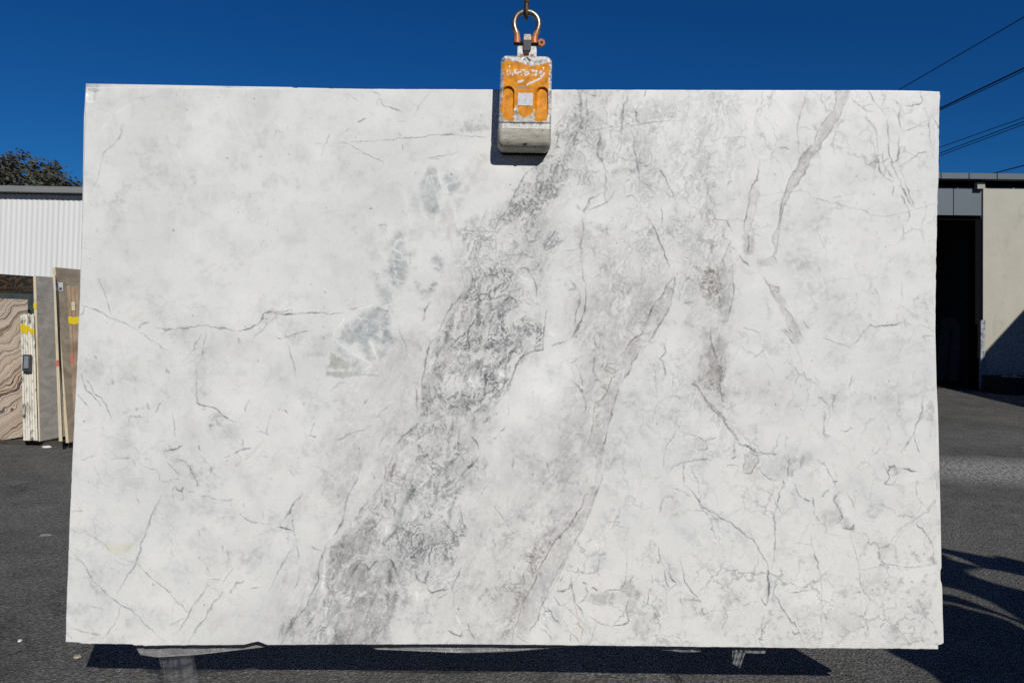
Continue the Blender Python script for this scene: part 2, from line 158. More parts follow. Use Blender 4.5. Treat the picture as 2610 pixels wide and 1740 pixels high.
'C1': """7,.2,g:150,35 210,15 265,5|4,.2,g:410,25 580,20|4,.18,g:580,20 620,100|5,.2,g:630,50 690,95 760,115 800,165 800,200 880,220|5,.26,g:870,60 920,110 970,160|5,.26,g:940,25 1020,55 1060,110 1110,200 1135,280|8,.28,n:940,245 960,290 990,300 1000,265 1020,265|5,.22,g:930,250 905,340 920,375|5,.22,g:1000,300 995,380|6,.28,g:1045,300 1110,310|7,.28,g:1160,335 1230,345 1290,365|6,.22,g:1300,365 1380,380 1420,365|5,.22,g:1485,480 1540,530 1600,560 1650,565|6,.28,g:820,330 790,400 760,450 720,530 705,600 690,670 650,730 640,790 610,880 590,940 540,1000 490,1080 460,1140 430,1205|4,.18,g:770,450 770,490 750,500|5,.24,g:610,895 680,960 750,1030 840,1100 880,1135 940,1200 1000,1250 1040,1310|4,.18,g:210,655 340,740 400,800|5,.2,g:480,850 550,880 600,890|6,.25,g:60,795 110,850 160,900 220,990 250,1040 330,1110 380,1170 430,1210 480,1245 560,1285 630,1340 690,1410 740,1450 800,1510 850,1550|5,.23,g:480,1245 465,1340 430,1410 390,1460 355,1500|6,.18,g:355,1500 240,1480 150,1455 40,1425|5,.18,g:30,1470 80,1530|6,.23,g:1310,1040 1250,1035 1210,1045 1190,1100 1140,1180 1080,1260 1040,1340 1000,1400 980,1450 920,1500|9,.34,p:1345,1135 1310,1175 1250,1220 1220,1290 1180,1370 1120,1430 1090,1490 1050,1550|5,.26,n:1385,1150 1420,1105|8,.32,g:1420,1105 1450,1065 1520,1050|6,.2,g:1560,1110 1640,1100|5,.18,g:880,1420 960,1370 1030,1340|4,.24,g:1180,890 1210,945 1240,1000|5,.18,g:1420,950 1380,1000 1330,1060|6,.3,g:1960,370 1900,440 1870,490 1830,560|5,.28,g:1780,600 1850,605 1910,630|6,.2,g:1900,780 1840,880 1790,980 1740,1090 1705,1135|4,.15,g:510,265 550,310|10,.1,n:620,350 660,440|3,.12,g:1650,460 1670,530|6,.3,g:1370,800 1380,850|5,.26,g:1335,750 1330,790|5,.2,g:1545,790 1570,850|6,.26,g:1160,0 1190,50 1230,90 1255,150|4,.2,g:1255,150 1310,185|6,.28,g:1345,10 1400,5|5,.12,g:1500,40 1430,100|4,.2,g:1640,10 1710,18|6,.28,g:70,468 170,465|4,.12,g:1650,565 1760,575|14,.22,b:1790,1530 1820,1440 1830,1500|13,.24,b:1880,1470 1920,1350 1960,1330|6,.2,g:1130,620 1140,690|5,.2,g:1130,850 1150,880|5,.25,g:1500,400 1505,420|9,.12,g:1730,180 1750,200|6,.2,g:1630,760 1600,790|4,.2,g:1890,120 1920,190|6,.25,g:700,20 700,35|5,.15,g:230,1250 350,1280|8,.15,g:100,1340 110,1390""",
'C2': """7,.22,g:720,70 690,200 620,320 590,400 570,490 540,580 500,650 470,690|9,.3,g:565,520 540,580 500,650 480,670|4,.2,g:240,310 200,370 140,430|6,.3,g:200,370 150,420 130,470 60,560|12,.28,b:470,690 430,750 400,840 365,900 360,970 370,1050 320,1130 290,1190 265,1260 210,1330 170,1360 140,1440 60,1500|30,.2,b:1190,200 1150,300 1090,360 1060,450 1030,560 980,660 900,730|10,.3,b:1040,600 1120,640 1200,650 1280,690|7,.32,b:1140,680 1150,760 1190,830|7,.32,b:1190,700 1210,740 1250,690 1210,770|7,.28,b:1020,650 1030,740|6,.4,g:1550,410 1570,560 1600,640|20,.26,b:1500,400 1460,480 1450,600 1490,660 1500,760|6,.38,g:1520,830 1500,880 1480,910|22,.2,b:1380,800 1430,860 1500,850|12,.28,b:1170,950 1190,1030 1250,1060 1260,1010 1290,940|6,.36,g:1560,920 1530,1000 1490,1070 1480,1130|8,.4,g:1260,1100 1300,1140 1380,1120 1440,1110|5,.2,g:1440,1140 1350,1200|5,.18,g:1490,1130 1490,1250|12,.32,g:1525,1270 1540,1275|8,.36,g:1450,1460 1500,1490 1550,1510 1570,1480|5,.24,g:1600,1380 1640,1490 1690,1560|13,.38,b:1450,80 1420,140 1385,190|18,.28,b:1500,20 1460,80|15,.42,b:1700,10 1640,80 1580,130 1550,180|4,.2,g:1750,0 1770,60 1740,110|9,.36,b:750,910 790,960 830,890 870,870|12,-.2,w:790,960 830,980|11,.3,b:900,880 960,860 1000,940 1040,1000|11,.28,n:1020,0 990,80 970,200|7,.26,g:920,80 920,200|9,.28,g:900,230 830,330|10,.28,g:790,370 730,450 700,490|24,.2,b:500,1180 540,1300 500,1450 530,1568|10,.22,b:330,1340 260,1440|5,.2,g:1830,420 1870,470 1900,520|5,.15,g:1800,530 1805,560|6,.2,g:150,480 150,600 180,720|5,.26,g:180,740 205,850|6,.2,g:210,950 190,1060 150,1130|6,.25,g:300,740 340,780 390,800|9,.24,b:760,1030 790,1020 780,990|5,.2,g:1830,720 1840,760|12,-.16,w:420,860 410,1000 400,1130|9,-.14,w:390,1190 360,1280 300,1340|9,-.12,w:420,1320 440,1240 430,1200|16,-.16,w:1180,1130 1190,1200|14,-.12,w:930,590 920,660|16,-.12,w:1520,1330 1560,1420|9,.2,p:700,900 640,1010 560,1100|9,.18,p:860,1150 780,1300 720,1420|8,.18,p:740,960 650,1180 560,1320|8,.16,p:960,1100 900,1300 840,1450|10,.26,n:470,800 470,860|8,.24,n:540,860 560,930 520,1000|9,.22,n:430,1060 450,1120 490,1160|7,.2,n:880,500 800,470|8,-.1,w:1000,680 1040,620 1010,720|8,-.12,w:870,830 960,800 920,830|7,-.12,w:1270,720 1220,800|7,.3,b:990,510 1010,440|6,.3,g:30,600 150,630|6,.12,g:20,990 100,840 150,770""",
'C3': """6,.42,n:910,250 860,290 810,350 800,410 760,470 720,530 680,600 620,660 570,710 520,800 470,880 430,970 400,1040 370,1100 320,1190 290,1270 265,1370 230,1450 215,1530|6,.25,p:965,150 960,210 920,290 870,450 830,540 780,640 720,750|6,.3,g:720,750 670,830 620,930 560,1040 520,1120 490,1200 440,1300 420,1370 350,1490|5,.22,g:690,830 640,920 590,1030 540,1130 520,1180|5,.24,g:560,960 540,1080 500,1130|6,.26,g:450,1300 410,1400 370,1450|7,.28,g:700,1000 710,1100 740,1200 790,1300 820,1400|8,.45,g:800,1050 840,1070|6,.36,g:830,1090 840,1160 780,1220|7,.32,n:870,1100 930,1120|6,.42,g:970,1140 1050,1115 1120,1110|6,.36,g:1160,990 1150,1060 1130,1100|5,.24,g:1230,1000 1180,1060|6,.32,g:1190,1180 1160,1280 1190,1370 1160,1400|7,.45,g:1050,1420 1120,1415 1180,1390|4,.24,g:920,1390 1050,1420|4,.26,o:860,1340 920,1390|6,.36,g:1350,1140 1340,1230 1290,1270|5,.25,g:1360,1130 1370,1100|5,.25,g:600,1060 640,1000|6,.28,g:590,1080 600,1140 690,1110 700,1060|4,.26,g:660,1250 720,1310 830,1430|4,.32,o:740,1230 750,1340 760,1400 800,1450 790,1540|5,.26,o:735,1400 760,1390|5,.26,n:570,1180 620,1250 680,1220|10,.3,g:500,1270 540,1300 570,1370 600,1400|5,.28,g:480,1300 560,1290|6,.28,g:440,1430 500,1470 540,1530|5,.22,g:250,1500 350,1560|5,.22,g:700,1480 710,1550|4,.24,g:1370,1000 1385,1080|4,.24,g:1420,990 1430,1070 1520,1130|5,.32,g:1410,870 1430,900 1445,880 1430,770|5,.36,g:1470,950 1490,1040 1520,1110|5,.36,g:1500,940 1540,1030 1590,1080|5,.32,g:1520,1110 1580,1080|5,.3,g:1610,870 1640,950 1655,1060 1720,1140 1785,1210|7,.28,g:1620,1190 1700,1200 1785,1210|5,.25,g:1610,1180 1620,1230|4,.2,g:1790,1260 1810,1330|4,.12,g:1500,1130 1500,1240 1520,1350|4,.14,g:1160,780 1170,900 1160,990|6,.14,g:870,840 920,820 980,820 1000,800|4,.2,g:1480,0 1480,90|6,.24,g:1510,150 1560,80 1650,50|9,.28,g:1640,60 1800,25 1880,40|5,.28,g:1645,60 1640,230|6,.36,g:1640,240 1700,290 1760,370 1800,430 1880,470 1960,515|5,.2,g:1560,270 1640,300 1700,350|9,.18,g:1430,520 1450,420 1490,340 1540,340 1560,400|7,.34,g:225,20 235,60 210,110|6,.22,g:500,50 520,150|6,.2,g:760,180 770,300 800,340|5,.2,n:150,680 240,640|5,.2,g:570,600 560,550 620,540|5,.22,g:370,580 400,540|4,.16,n:60,420 110,480 140,530|6,.18,g:840,720 870,690|4,.2,g:1400,610 1390,660|4,.2,o:1405,740 1410,760|8,-.1,w:1230,1280 1250,1300|8,.14,g:750,60 760,30|6,.25,g:510,500 560,450|9,.3,g:760,470 740,500|7,.28,g:650,490 660,480""",
'C4': """6,.36,g:0,430 60,460 130,520 220,570 300,650 400,710 440,790 490,860 520,920|10,.44,g:520,920 515,1000 530,1080 520,1150 505,1240|6,.3,g:650,250 615,310 590,420 565,500 570,600 570,720 560,850 545,940|5,.36,g:505,1250 470,1220 460,1180|6,.34,g:545,1140 600,1190 640,1280 700,1360 730,1420|6,.38,g:690,1370 740,1390 780,1470 740,1490 700,1420|4,.2,g:780,1480 810,1560|5,.3,g:680,1145 780,1135 880,1115|6,.3,n:310,150 370,150 440,50 430,0|5,.28,n:330,0 320,60 310,140|5,.28,g:180,75 270,90|6,.36,g:220,40 260,0|5,.28,g:410,80 520,190 560,215 640,215|6,.32,g:680,0 680,200|8,.35,g:640,215 650,240|5,.32,g:730,230 770,330 800,360|8,.32,g:810,360 870,385|6,.26,g:890,350 900,440 900,510|12,.32,g:910,510 940,555|6,.24,g:930,30 990,90 1030,160 1070,230 1090,290|9,.3,g:1060,210 1090,215|7,.26,g:960,350 1000,300 1030,280|9,.34,g:1100,310 1060,370 1110,440 1135,520 1110,570|8,.36,g:1140,600 1220,610 1240,570|5,.24,g:1170,310 1210,380 1240,450|4,.16,g:1200,650 1215,740 1260,860 1280,980 1290,1080|5,.18,g:870,660 885,780|6,.32,g:885,780 930,880 940,980|4,.16,g:940,980 960,1080 960,1200 960,1300 960,1420|4,.2,g:730,735 870,738|4,.22,g:1275,950 1360,945 1450,910 1510,910 1740,930 1890,905|7,.26,g:1440,905 1510,945|5,.26,g:1275,1000 1290,1090|4,.18,g:1220,1150 1290,1140|5,.32,g:1480,70 1510,140 1520,180 1480,240 1550,235 1600,180|7,.34,g:1510,160 1530,100 1570,90 1590,140 1540,170|8,.38,g:1600,110 1680,115 1760,145|4,.22,g:1755,220 1750,310 1790,400 1745,510|4,.2,g:1600,495 1750,515|4,.16,g:1450,400 1560,450 1600,510|7,.36,g:1750,520 1760,580 1820,640 1860,710 1885,770|5,.28,g:1885,790 1890,890|5,.28,g:1740,840 1775,890|6,.28,g:1850,1170 1870,1250 1800,1280|7,.25,g:1650,1340 1700,1370 1750,1350|5,.36,g:1330,1460 1330,1530|5,.3,g:1345,1480 1350,1500|7,.28,g:1490,1390 1450,1440|6,.22,g:160,1310 180,1340 130,1440|7,.2,g:480,1340 465,1430 470,1530|6,.3,g:430,1520 490,1540|4,.18,g:300,1250 380,1220|4,.16,g:220,1160 310,1250|4,.18,g:930,1470 830,1560|4,.1,g:0,1290 300,1280|4,.18,g:1200,1470 1330,1410|4,.18,g:930,1430 940,1568|4,.14,g:1420,1280 1480,1290 1600,1260|8,.25,g:1690,750 1700,770|9,.18,g:1490,1040 1510,1060|7,.2,g:40,620 60,610|4,.15,g:300,860 330,790|8,.26,g:710,310 730,335|8,.3,g:1570,90 1600,130|6,.25,g:1680,1440 1720,1420 1740,1480|6,.24,g:1860,1380 1890,1400|5,.18,g:1700,1100 1740,1080|4,.15,g:1290,1090 1350,1180 1430,1250|4,.12,g:320,240 380,380""",
}
# zones: kind,strength,softness:polygon ; kinds t taupe wash, b blue clast, s grey swirl, d blue swirl, n brown swirl, k taupe streak, m mottle, l lighten
ZO = {
'A2': """b,.8,10:1200,880 1230,820 1290,740 1340,760 1370,830 1390,900 1350,960 1360,1060 1370,1120 1330,1145 1250,1120 1220,1020 1205,950|b,.8,9:1400,830 1440,800 1500,830 1540,880 1545,940 1500,965 1450,960 1420,900|b,.6,12:1140,1050 1160,980 1210,960 1220,1060 1200,1120 1160,1110|b,.6,12:1500,1020 1560,1000 1590,1050 1560,1100 1510,1090|t,.45,22:1370,1090 1450,1050 1500,1100 1510,1190 1490,1290 1440,1320 1390,1210|b,.7,10:930,1400 1000,1290 1040,1280 1080,1350 1090,1420 1060,1450 1110,1500 1120,1580 950,1580 960,1480|b,.75,9:1310,1500 1350,1480 1390,1510 1390,1580 1315,1580|b,.8,10:1600,1190 1690,1145 1720,1170 1650,1215|m,.35,40:1560,420 1790,370 1790,480 1620,520|t,.25,40:1640,720 1760,700 1640,880 1590,1000 1560,900|t,.2,40:900,850 1060,860 1050,1090 900,1040|t,.2,40:700,1060 800,1060 860,1150 740,1180|b,.35,14:1310,1270 1370,1260 1370,1320 1320,1330|b,.5,10:1090,1450 1180,1430 1170,1500 1110,1480|s,.35,30:1510,1250 1620,1230 1720,1190 1830,1060 1960,1000 1960,1568 1600,1568 1560,1380|s,.3,16:1510,1250 1700,1240 1960,1180 1960,1568 1700,1568 1590,1460 1560,1340""",
'A3': """s,.62,12:750,95 900,95 905,250 880,370 800,430 780,540 740,620 700,740 690,850 650,900 600,1000 480,1080 440,1120 300,1200 180,1120 190,1050 240,950 290,850 330,790 390,740 440,690 500,640 545,570 548,470 560,400 640,350 690,310 700,240 765,170|s,.34,60:900,95 1240,95 1290,370 1240,450 1280,700 1290,850 1080,760 1000,900 780,1000 640,1060 600,1000 700,740 780,540 880,370|t,.5,50:240,950 400,780 480,820 520,900 430,1120 300,1180 180,1120|m,.35,60:1300,100 1560,95 1640,360 1400,420 1270,350|m,.3,80:1280,420 1600,420 1760,700 1500,1000 1330,880|m,.28,80:1500,1040 1900,900 1960,1568 1560,1568 1440,1300|s,.42,26:0,1260 60,1180 180,1120 300,1200 440,1130 480,1250 420,1330 440,1568 0,1568|d,.4,30:440,1300 600,1240 640,1360 560,1460 460,1480|t,.25,50:830,1260 1000,1250 1400,1350 1470,1568 850,1568|m,.28,70:830,1100 1340,1120 1440,1400 1500,1568 820,1568|t,.3,22:760,1150 820,1160 840,1400 860,1568 770,1568 750,1380|t,.3,60:430,880 560,830 600,1000 440,1120 400,1040|t,.25,60:1540,100 1700,95 1700,280 1600,420 1500,300""",
'A4': """t,.75,7:1080,95 1195,95 1190,160 1150,230 1110,320 1050,420 980,510 950,580 880,660 820,780 760,870 720,930 690,990 650,1050 625,1150 610,1260 590,1360 580,1470 560,1470 570,1400 545,1350 560,1300 600,1250 610,1170 620,1080 650,970 670,900 700,820 760,740 790,640 830,610 890,550 930,460 970,380 1020,300 1060,265 1080,200|t,.5,10:880,400 960,340 1000,310 920,450|t,.35,14:380,890 435,940 400,1120 370,1290 320,1290 340,1100|t,.8,12:290,1320 330,1290 400,1310 390,1400 360,1460 310,1440|t,.5,16:150,1400 210,1340 250,1440 240,1580 120,1580|t,.4,10:30,970 60,1000 140,1060 50,1050|b,.28,70:680,1060 1020,1050 1000,1250 850,1568 620,1568 640,1300|m,.3,60:1180,560 1400,520 1340,900 1160,800|b,.12,60:1150,500 1420,480 1340,900 1160,900|m,.22,90:0,100 800,100 740,420 500,560 300,700 0,900|m,.25,80:0,700 280,700 300,1200 0,1300|t,.2,30:230,850 430,850 340,1060 310,1250 250,1000|t,.3,30:740,95 830,95 800,260 760,300|b,.15,60:1630,740 1920,640 1930,1000 1740,1020|n,.35,30:0,1300 200,1290 210,1340 150,1430 110,1568 0,1568|t,.5,10:440,1530 510,1500 590,1500 600,1540 500,1560""",
'B1': """b,.3,40:220,640 320,620 340,760 280,800 220,740|b,.18,50:450,870 620,900 640,960 500,960|t,.14,60:850,500 1640,560 1780,760 1100,800|b,.12,30:1610,660 1670,660 1660,730 1610,730|b,.14,40:1760,900 1880,880 1880,1000 1780,1000|t,.35,30:1140,1030 1220,1040 1240,1120 1140,1120|t,.25,40:980,1260 1160,1260 1180,1420 1000,1440|t,.4,14:1660,400 1720,385 1790,395 1730,460 1650,450|y,.7,10:545,430 580,400 620,415 615,450 560,440|y,.14,50:560,800 660,820 650,990 600,990|m,.3,40:540,1140 680,1150 700,1280 560,1280|m,.35,40:1150,1160 1300,1200 1280,1340 1160,1340|m,.25,60:140,600 380,640 380,860 200,860|t,.2,20:290,60 350,90 360,180 300,160""",
'B2': """b,.75,11:900,30 1000,-10 1110,-10 1100,60 1040,160 990,140 950,90|b,.75,14:810,40 850,70 890,140 940,190 965,260 960,320 900,290 860,230 840,130|b,.85,10:600,480 680,420 780,350 860,335 960,350 960,420 930,500 990,600 940,640 850,660 800,600 790,700 830,760 760,760 700,690 600,620 540,600 560,540|b,.6,12:500,640 580,660 640,740 720,800 740,850 700,880 640,840 630,790 520,740 490,700|u,.85,9:470,720 560,750 630,790 620,860 540,850 440,840|u,.7,8:430,860 640,880 880,895 870,910 640,910 420,915|b,.75,10:850,680 950,655 920,720 870,770|b,.95,9:1270,160 1300,115 1360,150 1320,190 1280,190|b,.7,9:1180,130 1220,150 1190,180|b,.9,9:1325,-5 1390,-5 1385,45 1330,40|b,.5,9:1160,-5 1185,-5 1170,35|b,.45,14:1190,180 1270,200 1250,250|t,.32,26:620,940 700,950 880,900 900,960 850,1040 750,1150 620,1230 480,1400 430,1440 500,1240 600,1100|t,.32,26:690,1500 760,1420 860,1350 960,1320 950,1380 860,1480 820,1580 680,1580|t,.14,60:880,780 1230,700 1230,1250 980,1250 700,1380 760,1100|s,.5,12:1580,215 1680,150 1760,230 1720,330 1760,400 1740,600 1620,720 1480,840 1360,960 1340,1150 1480,1280 1400,1290 1290,1250 1210,1250 1220,1100 1240,900 1260,780 1330,620 1420,450 1490,320|d,.38,26:1460,400 1560,260 1700,250 1640,420 1540,600 1400,820 1340,800 1380,640|s,.55,20:1600,160 1700,-10 1960,-10 1960,1010 1800,1160 1640,1290 1480,1280 1350,1150 1360,960 1500,820 1640,700 1740,560|d,.2,60:1660,700 1960,680 1960,1000 1740,1150 1560,1150|t,.75,18:1215,1250 1230,1000 1290,1050 1380,1180 1470,1270 1390,1285 1270,1250|s,.5,16:1240,1270 1350,1290 1480,1290 1500,1400 1560,1580 1000,1580 1030,1520 990,1490 1040,1440 1100,1380 1180,1310|t,.4,18:1240,1270 1350,1290 1480,1290 1500,1400 1560,1580 1000,1580 1100,1400|m,.3,40:1560,1300 1700,1380 1720,1580 1560,1580|t,.2,30:330,600 440,580 420,720 340,720|t,.2,40:100,700 200,760 230,900 180,960|t,.25,24:470,1080 560,1060 600,1120 500,1130""",
'B3': """d,.5,18:0,280 100,330 170,250 230,260 280,330 380,420 470,460 470,600 465,690 350,710 280,780 220,900 170,1000 120,1100 60,1130 0,1060|s,.45,24:0,0 420,0 430,300 470,440 380,420 280,330 170,250 100,330 0,280|m,.35,30:440,0 780,0 780,200 440,300|m,.3,40:480,560 740,500 700,640 480,680|t,.7,9:1500,150 1550,170 1560,270 1500,390 1450,470 1390,570 1290,690 1240,760 1190,880 1130,980 1090,1080 1060,1180 1020,1300 1000,1410 965,1580 850,1580 850,1450 890,1330 895,1210 930,1130 970,1100 1000,1060 1030,980 1110,900 1130,740 1170,680 1220,610 1290,550 1320,480 1370,360 1400,300 1480,200|n,.55,18:960,780 1110,740 1130,860 1050,930 1000,1060 940,1000 960,880|n,.22,60:840,0 1540,0 1480,180 1320,420 1170,660 960,760 860,560 840,300|t,.22,80:840,0 1540,0 1480,180 1320,420 1170,660 960,760 860,560|t,.7,14:1770,490 1800,480 1870,540 1880,650 1975,750 1975,1000 1830,1040 1770,980 1760,850 1780,650|n,.4,22:1770,800 1960,780 1960,1020 1830,1040 1760,960|n,.5,22:1720,-10 1975,-10 1975,300 1900,330 1830,280 1780,160 1760,90|t,.4,24:1720,-10 1975,-10 1975,300 1900,330 1830,280|s,.3,24:1580,150 1700,60 1760,140 1800,260 1700,340 1580,320|t,.5,10:1720,970 1760,1010 1930,1230 1880,1190 1760,1060|s,.3,24:1500,880 1620,870 1640,960 1620,1100 1580,1140 1520,1020|b,.3,60:1060,1200 1160,1180 1180,1400 1080,1400|b,.3,60:1260,1340 1330,1360 1300,1500 1240,1460|b,.3,60:1380,1060 1440,1080 1420,1200 1370,1180|b,.14,90:1080,1040 1460,1000 1600,1200 1500,1560 1000,1560|t,.55,10:1720,1430 1780,1420 1830,1450 1840,1510 1770,1530 1710,1480|t,.28,80:220,1050 480,1000 560,1300 840,1460 840,1568 200,1568 180,1300|m,.25,60:500,660 860,640 940,960 800,1040 700,900|m,.2,60:1460,320 1960,380 1760,480 1760,900 1500,900|l,.5,50:330,780 640,700 760,960 780,1200 560,1100 260,980""",
'B4': """t,.6,14:-10,-10 215,-10 222,90 237,180 215,280 190,400 175,490 60,480 90,420 60,350 -10,300|n,.4,22:-10,-10 140,-10 130,120 90,260 50,350 -10,300|b,.55,20:140,-10 215,-10 222,90 237,180 215,280 190,400 175,480 110,400 80,300 130,100|t,.7,14:30,510 100,500 180,640 185,820 140,960 125,1100 80,1000 -10,1030 -10,600|n,.4,18:-10,820 60,800 140,900 120,1060 60,1000 -10,1030|t,.55,9:470,90 520,130 560,160 610,160 620,210 650,290 720,410 770,490 790,530 780,590 805,635 720,640 640,530 680,500 620,380 580,280 530,210|t,.45,10:-10,1110 60,1150 140,1230 200,1330 260,1450 200,1370 100,1260 -10,1150|t,.85,7:1840,1100 1893,1130 1893,1270 1770,1270 1800,1190 1840,1180|t,.55,9:970,1370 1030,1410 1000,1450 970,1400|b,.3,60:720,50 1000,30 1150,250 1200,450 1190,600 1000,580 900,450 850,200|b,.25,24:700,-10 780,20 850,300 870,430 790,260|t,.25,80:260,930 700,960 760,1200 600,1300 240,1200|m,.25,60:250,900 520,880 540,1050 260,1060|m,.25,90:1180,340 1640,340 1640,460 1300,540 1300,860 1640,1000 1660,1100 1300,1100|b,.16,90:1280,700 1800,600 1800,1300 1300,1250|m,.2,60:1640,0 1900,60 1900,420 1660,400|l,.5,40:170,500 560,520 640,640 700,780 400,800 180,700""",
'C1': """y,.55,10:340,740 400,810 460,830 560,790 630,720 560,725 450,745|t,.14,80:1160,400 1700,440 1700,800 1150,900|m,.22,60:1120,420 1800,560 1700,900 1140,900|b,.2,60:880,860 980,860 1000,1130 940,1130 880,1000|t,.2,40:1200,790 1320,790 1300,900 1200,900|t,.12,60:230,960 560,920 480,1100 350,1100|t,.2,30:1240,1290 1380,1290 1380,1480 1240,1440|t,.2,20:1580,1330 1700,1340 1690,1400 1580,1400|m,.25,50:800,20 1300,0 1340,300 900,340|t,.15,80:1300,0 1960,0 1960,200 1350,120|b,.2,40:60,1220 200,1230 160,1320 60,1300|t,.2,20:1800,860 1880,850 1800,980|d,.3,30:1780,1568 1820,1420 1900,1330 1960,1310 1960,1568""",
'C2': """t,.5,22:340,200 500,30 740,20 690,200 610,330 560,480 480,440 370,280|k,.8,16:470,740 560,680 690,500 820,500 870,560 860,640 880,720 840,800 760,900 780,1020 880,980 960,900 1000,1000 1020,1150 1020,1300 960,1400 980,1580 480,1580 520,1400 640,1180 500,1180 430,1150 420,1060 460,940|n,.4,24:470,740 560,700 560,860 500,1000 480,1170 430,1150 420,1060 460,940|d,.5,16:1000,540 1040,420 1080,340 1150,260 1240,170 1360,90 1400,-10 1520,-10 1500,60 1420,130 1380,200 1500,200 1560,300 1500,400 1560,430 1600,640 1580,800 1500,870 1480,870 1340,880 1300,960 1250,1040 1180,1000 1060,960 1040,880 960,820 880,740 950,650|d,.3,22:880,740 1000,600 1050,640 1280,690 1300,760 1060,960 960,820|s,.38,20:960,-10 1380,-10 1340,100 1200,200 1080,330 1040,420 1000,530 870,550 820,490 720,480 800,370 900,240 930,60|t,.22,30:960,-10 1380,-10 1340,100 1200,200 1000,530 870,550 720,480 900,240|s,.35,26:1300,960 1340,880 1500,870 1560,920 1500,1130 1260,1140 1250,1040|d,.5,18:150,1580 240,1440 380,1300 420,1180 500,1180 490,1450 460,1580|b,.7,18:490,1180 540,1200 600,1300 560,1440 580,1580 470,1580 490,1450|b,.5,16:330,1130 380,1080 380,1180 270,1360 240,1330|s,.3,26:1360,0 1780,0 1780,110 1560,300 1380,220|m,.3,50:980,1300 1480,1150 1500,1300 1440,1400 1640,1500 1600,1568 1000,1568|m,.3,60:1600,640 1960,700 1960,1568 1700,1568 1640,1300|t,.3,40:1860,1040 1975,1000 1975,1300 1880,1250|b,.4,24:880,900 960,880 980,960 900,980|s,.3,30:1060,940 1260,1060 1260,1180 1060,1300 1020,1150""",
'C3': """t,.45,60:240,-10 860,-10 900,150 880,250 800,340 760,470 680,600 590,690 440,700 480,560 560,420 480,280 320,230 240,150|m,.4,50:300,-10 860,-10 900,150 800,340 680,600 590,690 440,700 480,560 560,420 480,280|t,.55,9:900,-10 960,20 965,200 930,280 870,450 810,560 780,640 700,790 640,930 560,1050 500,1150 480,1230 430,1330 370,1460 330,1500 240,1490 270,1380 290,1260 330,1170 390,1060 440,940 510,840 600,700 680,600 750,500 800,430 810,350 910,250|t,.45,14:880,440 810,560 740,700 640,700 680,600 750,500 810,420|b,.3,26:430,960 600,900 560,1050 500,1140 400,1100|n,.6,24:590,690 520,790 460,870 420,970 390,1050 330,1150 280,1270 240,1400 200,1500 130,1500 160,1300 240,1180 150,1100 180,950 320,800 420,750|t,.35,30:590,690 520,790 460,870 420,970 390,1050 330,1150 280,1270 240,1400 200,1500 160,1300 240,1180 180,950 320,800 420,750|t,.75,12:820,1200 880,1160 960,1150 1050,1140 1060,1230 980,1260 900,1240|t,.75,12:1130,1040 1220,1020 1230,1100 1280,1160 1240,1240 1310,1330 1200,1340 1150,1300 1190,1180 1130,1120|t,.6,14:1200,1360 1320,1310 1390,1330 1380,1450 1310,1520 1180,1440|t,.55,12:560,1330 600,1350 640,1450 660,1480 600,1420|t,.3,14:1050,1140 1180,1160 1180,1260 1060,1230|b,.28,30:870,850 1000,830 1010,920 870,930|b,.2,50:1460,360 1620,420 1640,600 1520,600|b,.2,50:1660,600 1880,560 1900,680 1680,760|t,.22,50:1450,330 1560,330 1640,450 1600,600 1440,520|s,.3,20:470,1250 600,1250 660,1470 560,1400|b,.15,60:950,-10 1350,-10 1330,90 1100,100|m,.3,70:0,400 500,420 440,700 200,900 100,1500 0,1568|m,.25,60:1140,780 1480,760 1600,1100 1200,1100|t,.3,16:1600,1200 1740,1200 1800,1350 1600,1360|b,.15,30:1600,1260 1780,1240 1800,1420 1620,1420|n,.22,60:0,560 320,600 150,1000 80,1300 0,1300""",
'C4': """t,.55,10:310,150 370,150 440,50 430,-10 330,-10 320,60|b,.3,10:440,40 480,20 680,-10 680,210 560,215 500,170 420,80|t,.9,8:690,60 730,90 730,170 690,190|b,.7,12:690,30 760,10 860,-10 850,60 740,110|t,.65,10:1060,330 1110,310 1120,420 1140,500 1220,580 1240,600 1200,630 1140,600 1130,520 1070,410|t,.4,14:980,470 1040,420 1100,440 1130,520 1100,580 1000,610 950,560|t,.8,7:1530,95 1580,85 1620,130 1580,150|b,.22,60:0,560 220,600 200,760 0,760|t,.22,50:330,720 440,780 480,880 360,900|m,.4,50:1600,1000 1920,960 1930,1568 1640,1568 1500,1300|m,.2,60:1300,350 1480,400 1560,560 1360,620|m,.4,30:1640,760 1890,740 1890,880 1700,860|t,.3,20:1000,1290 1300,1270 1400,1420 1100,1480 1000,1420|m,.3,40:980,1220 1500,1240 1500,1440 1000,1480|t,.25,20:300,110 640,210 560,220 320,200|t,.15,20:130,1330 300,1320 260,1470 120,1450|l,.5,14:1110,320 1200,360 1240,560 1180,540 1120,430|m,.25,40:1740,520 1900,460 1900,700 1800,620""",
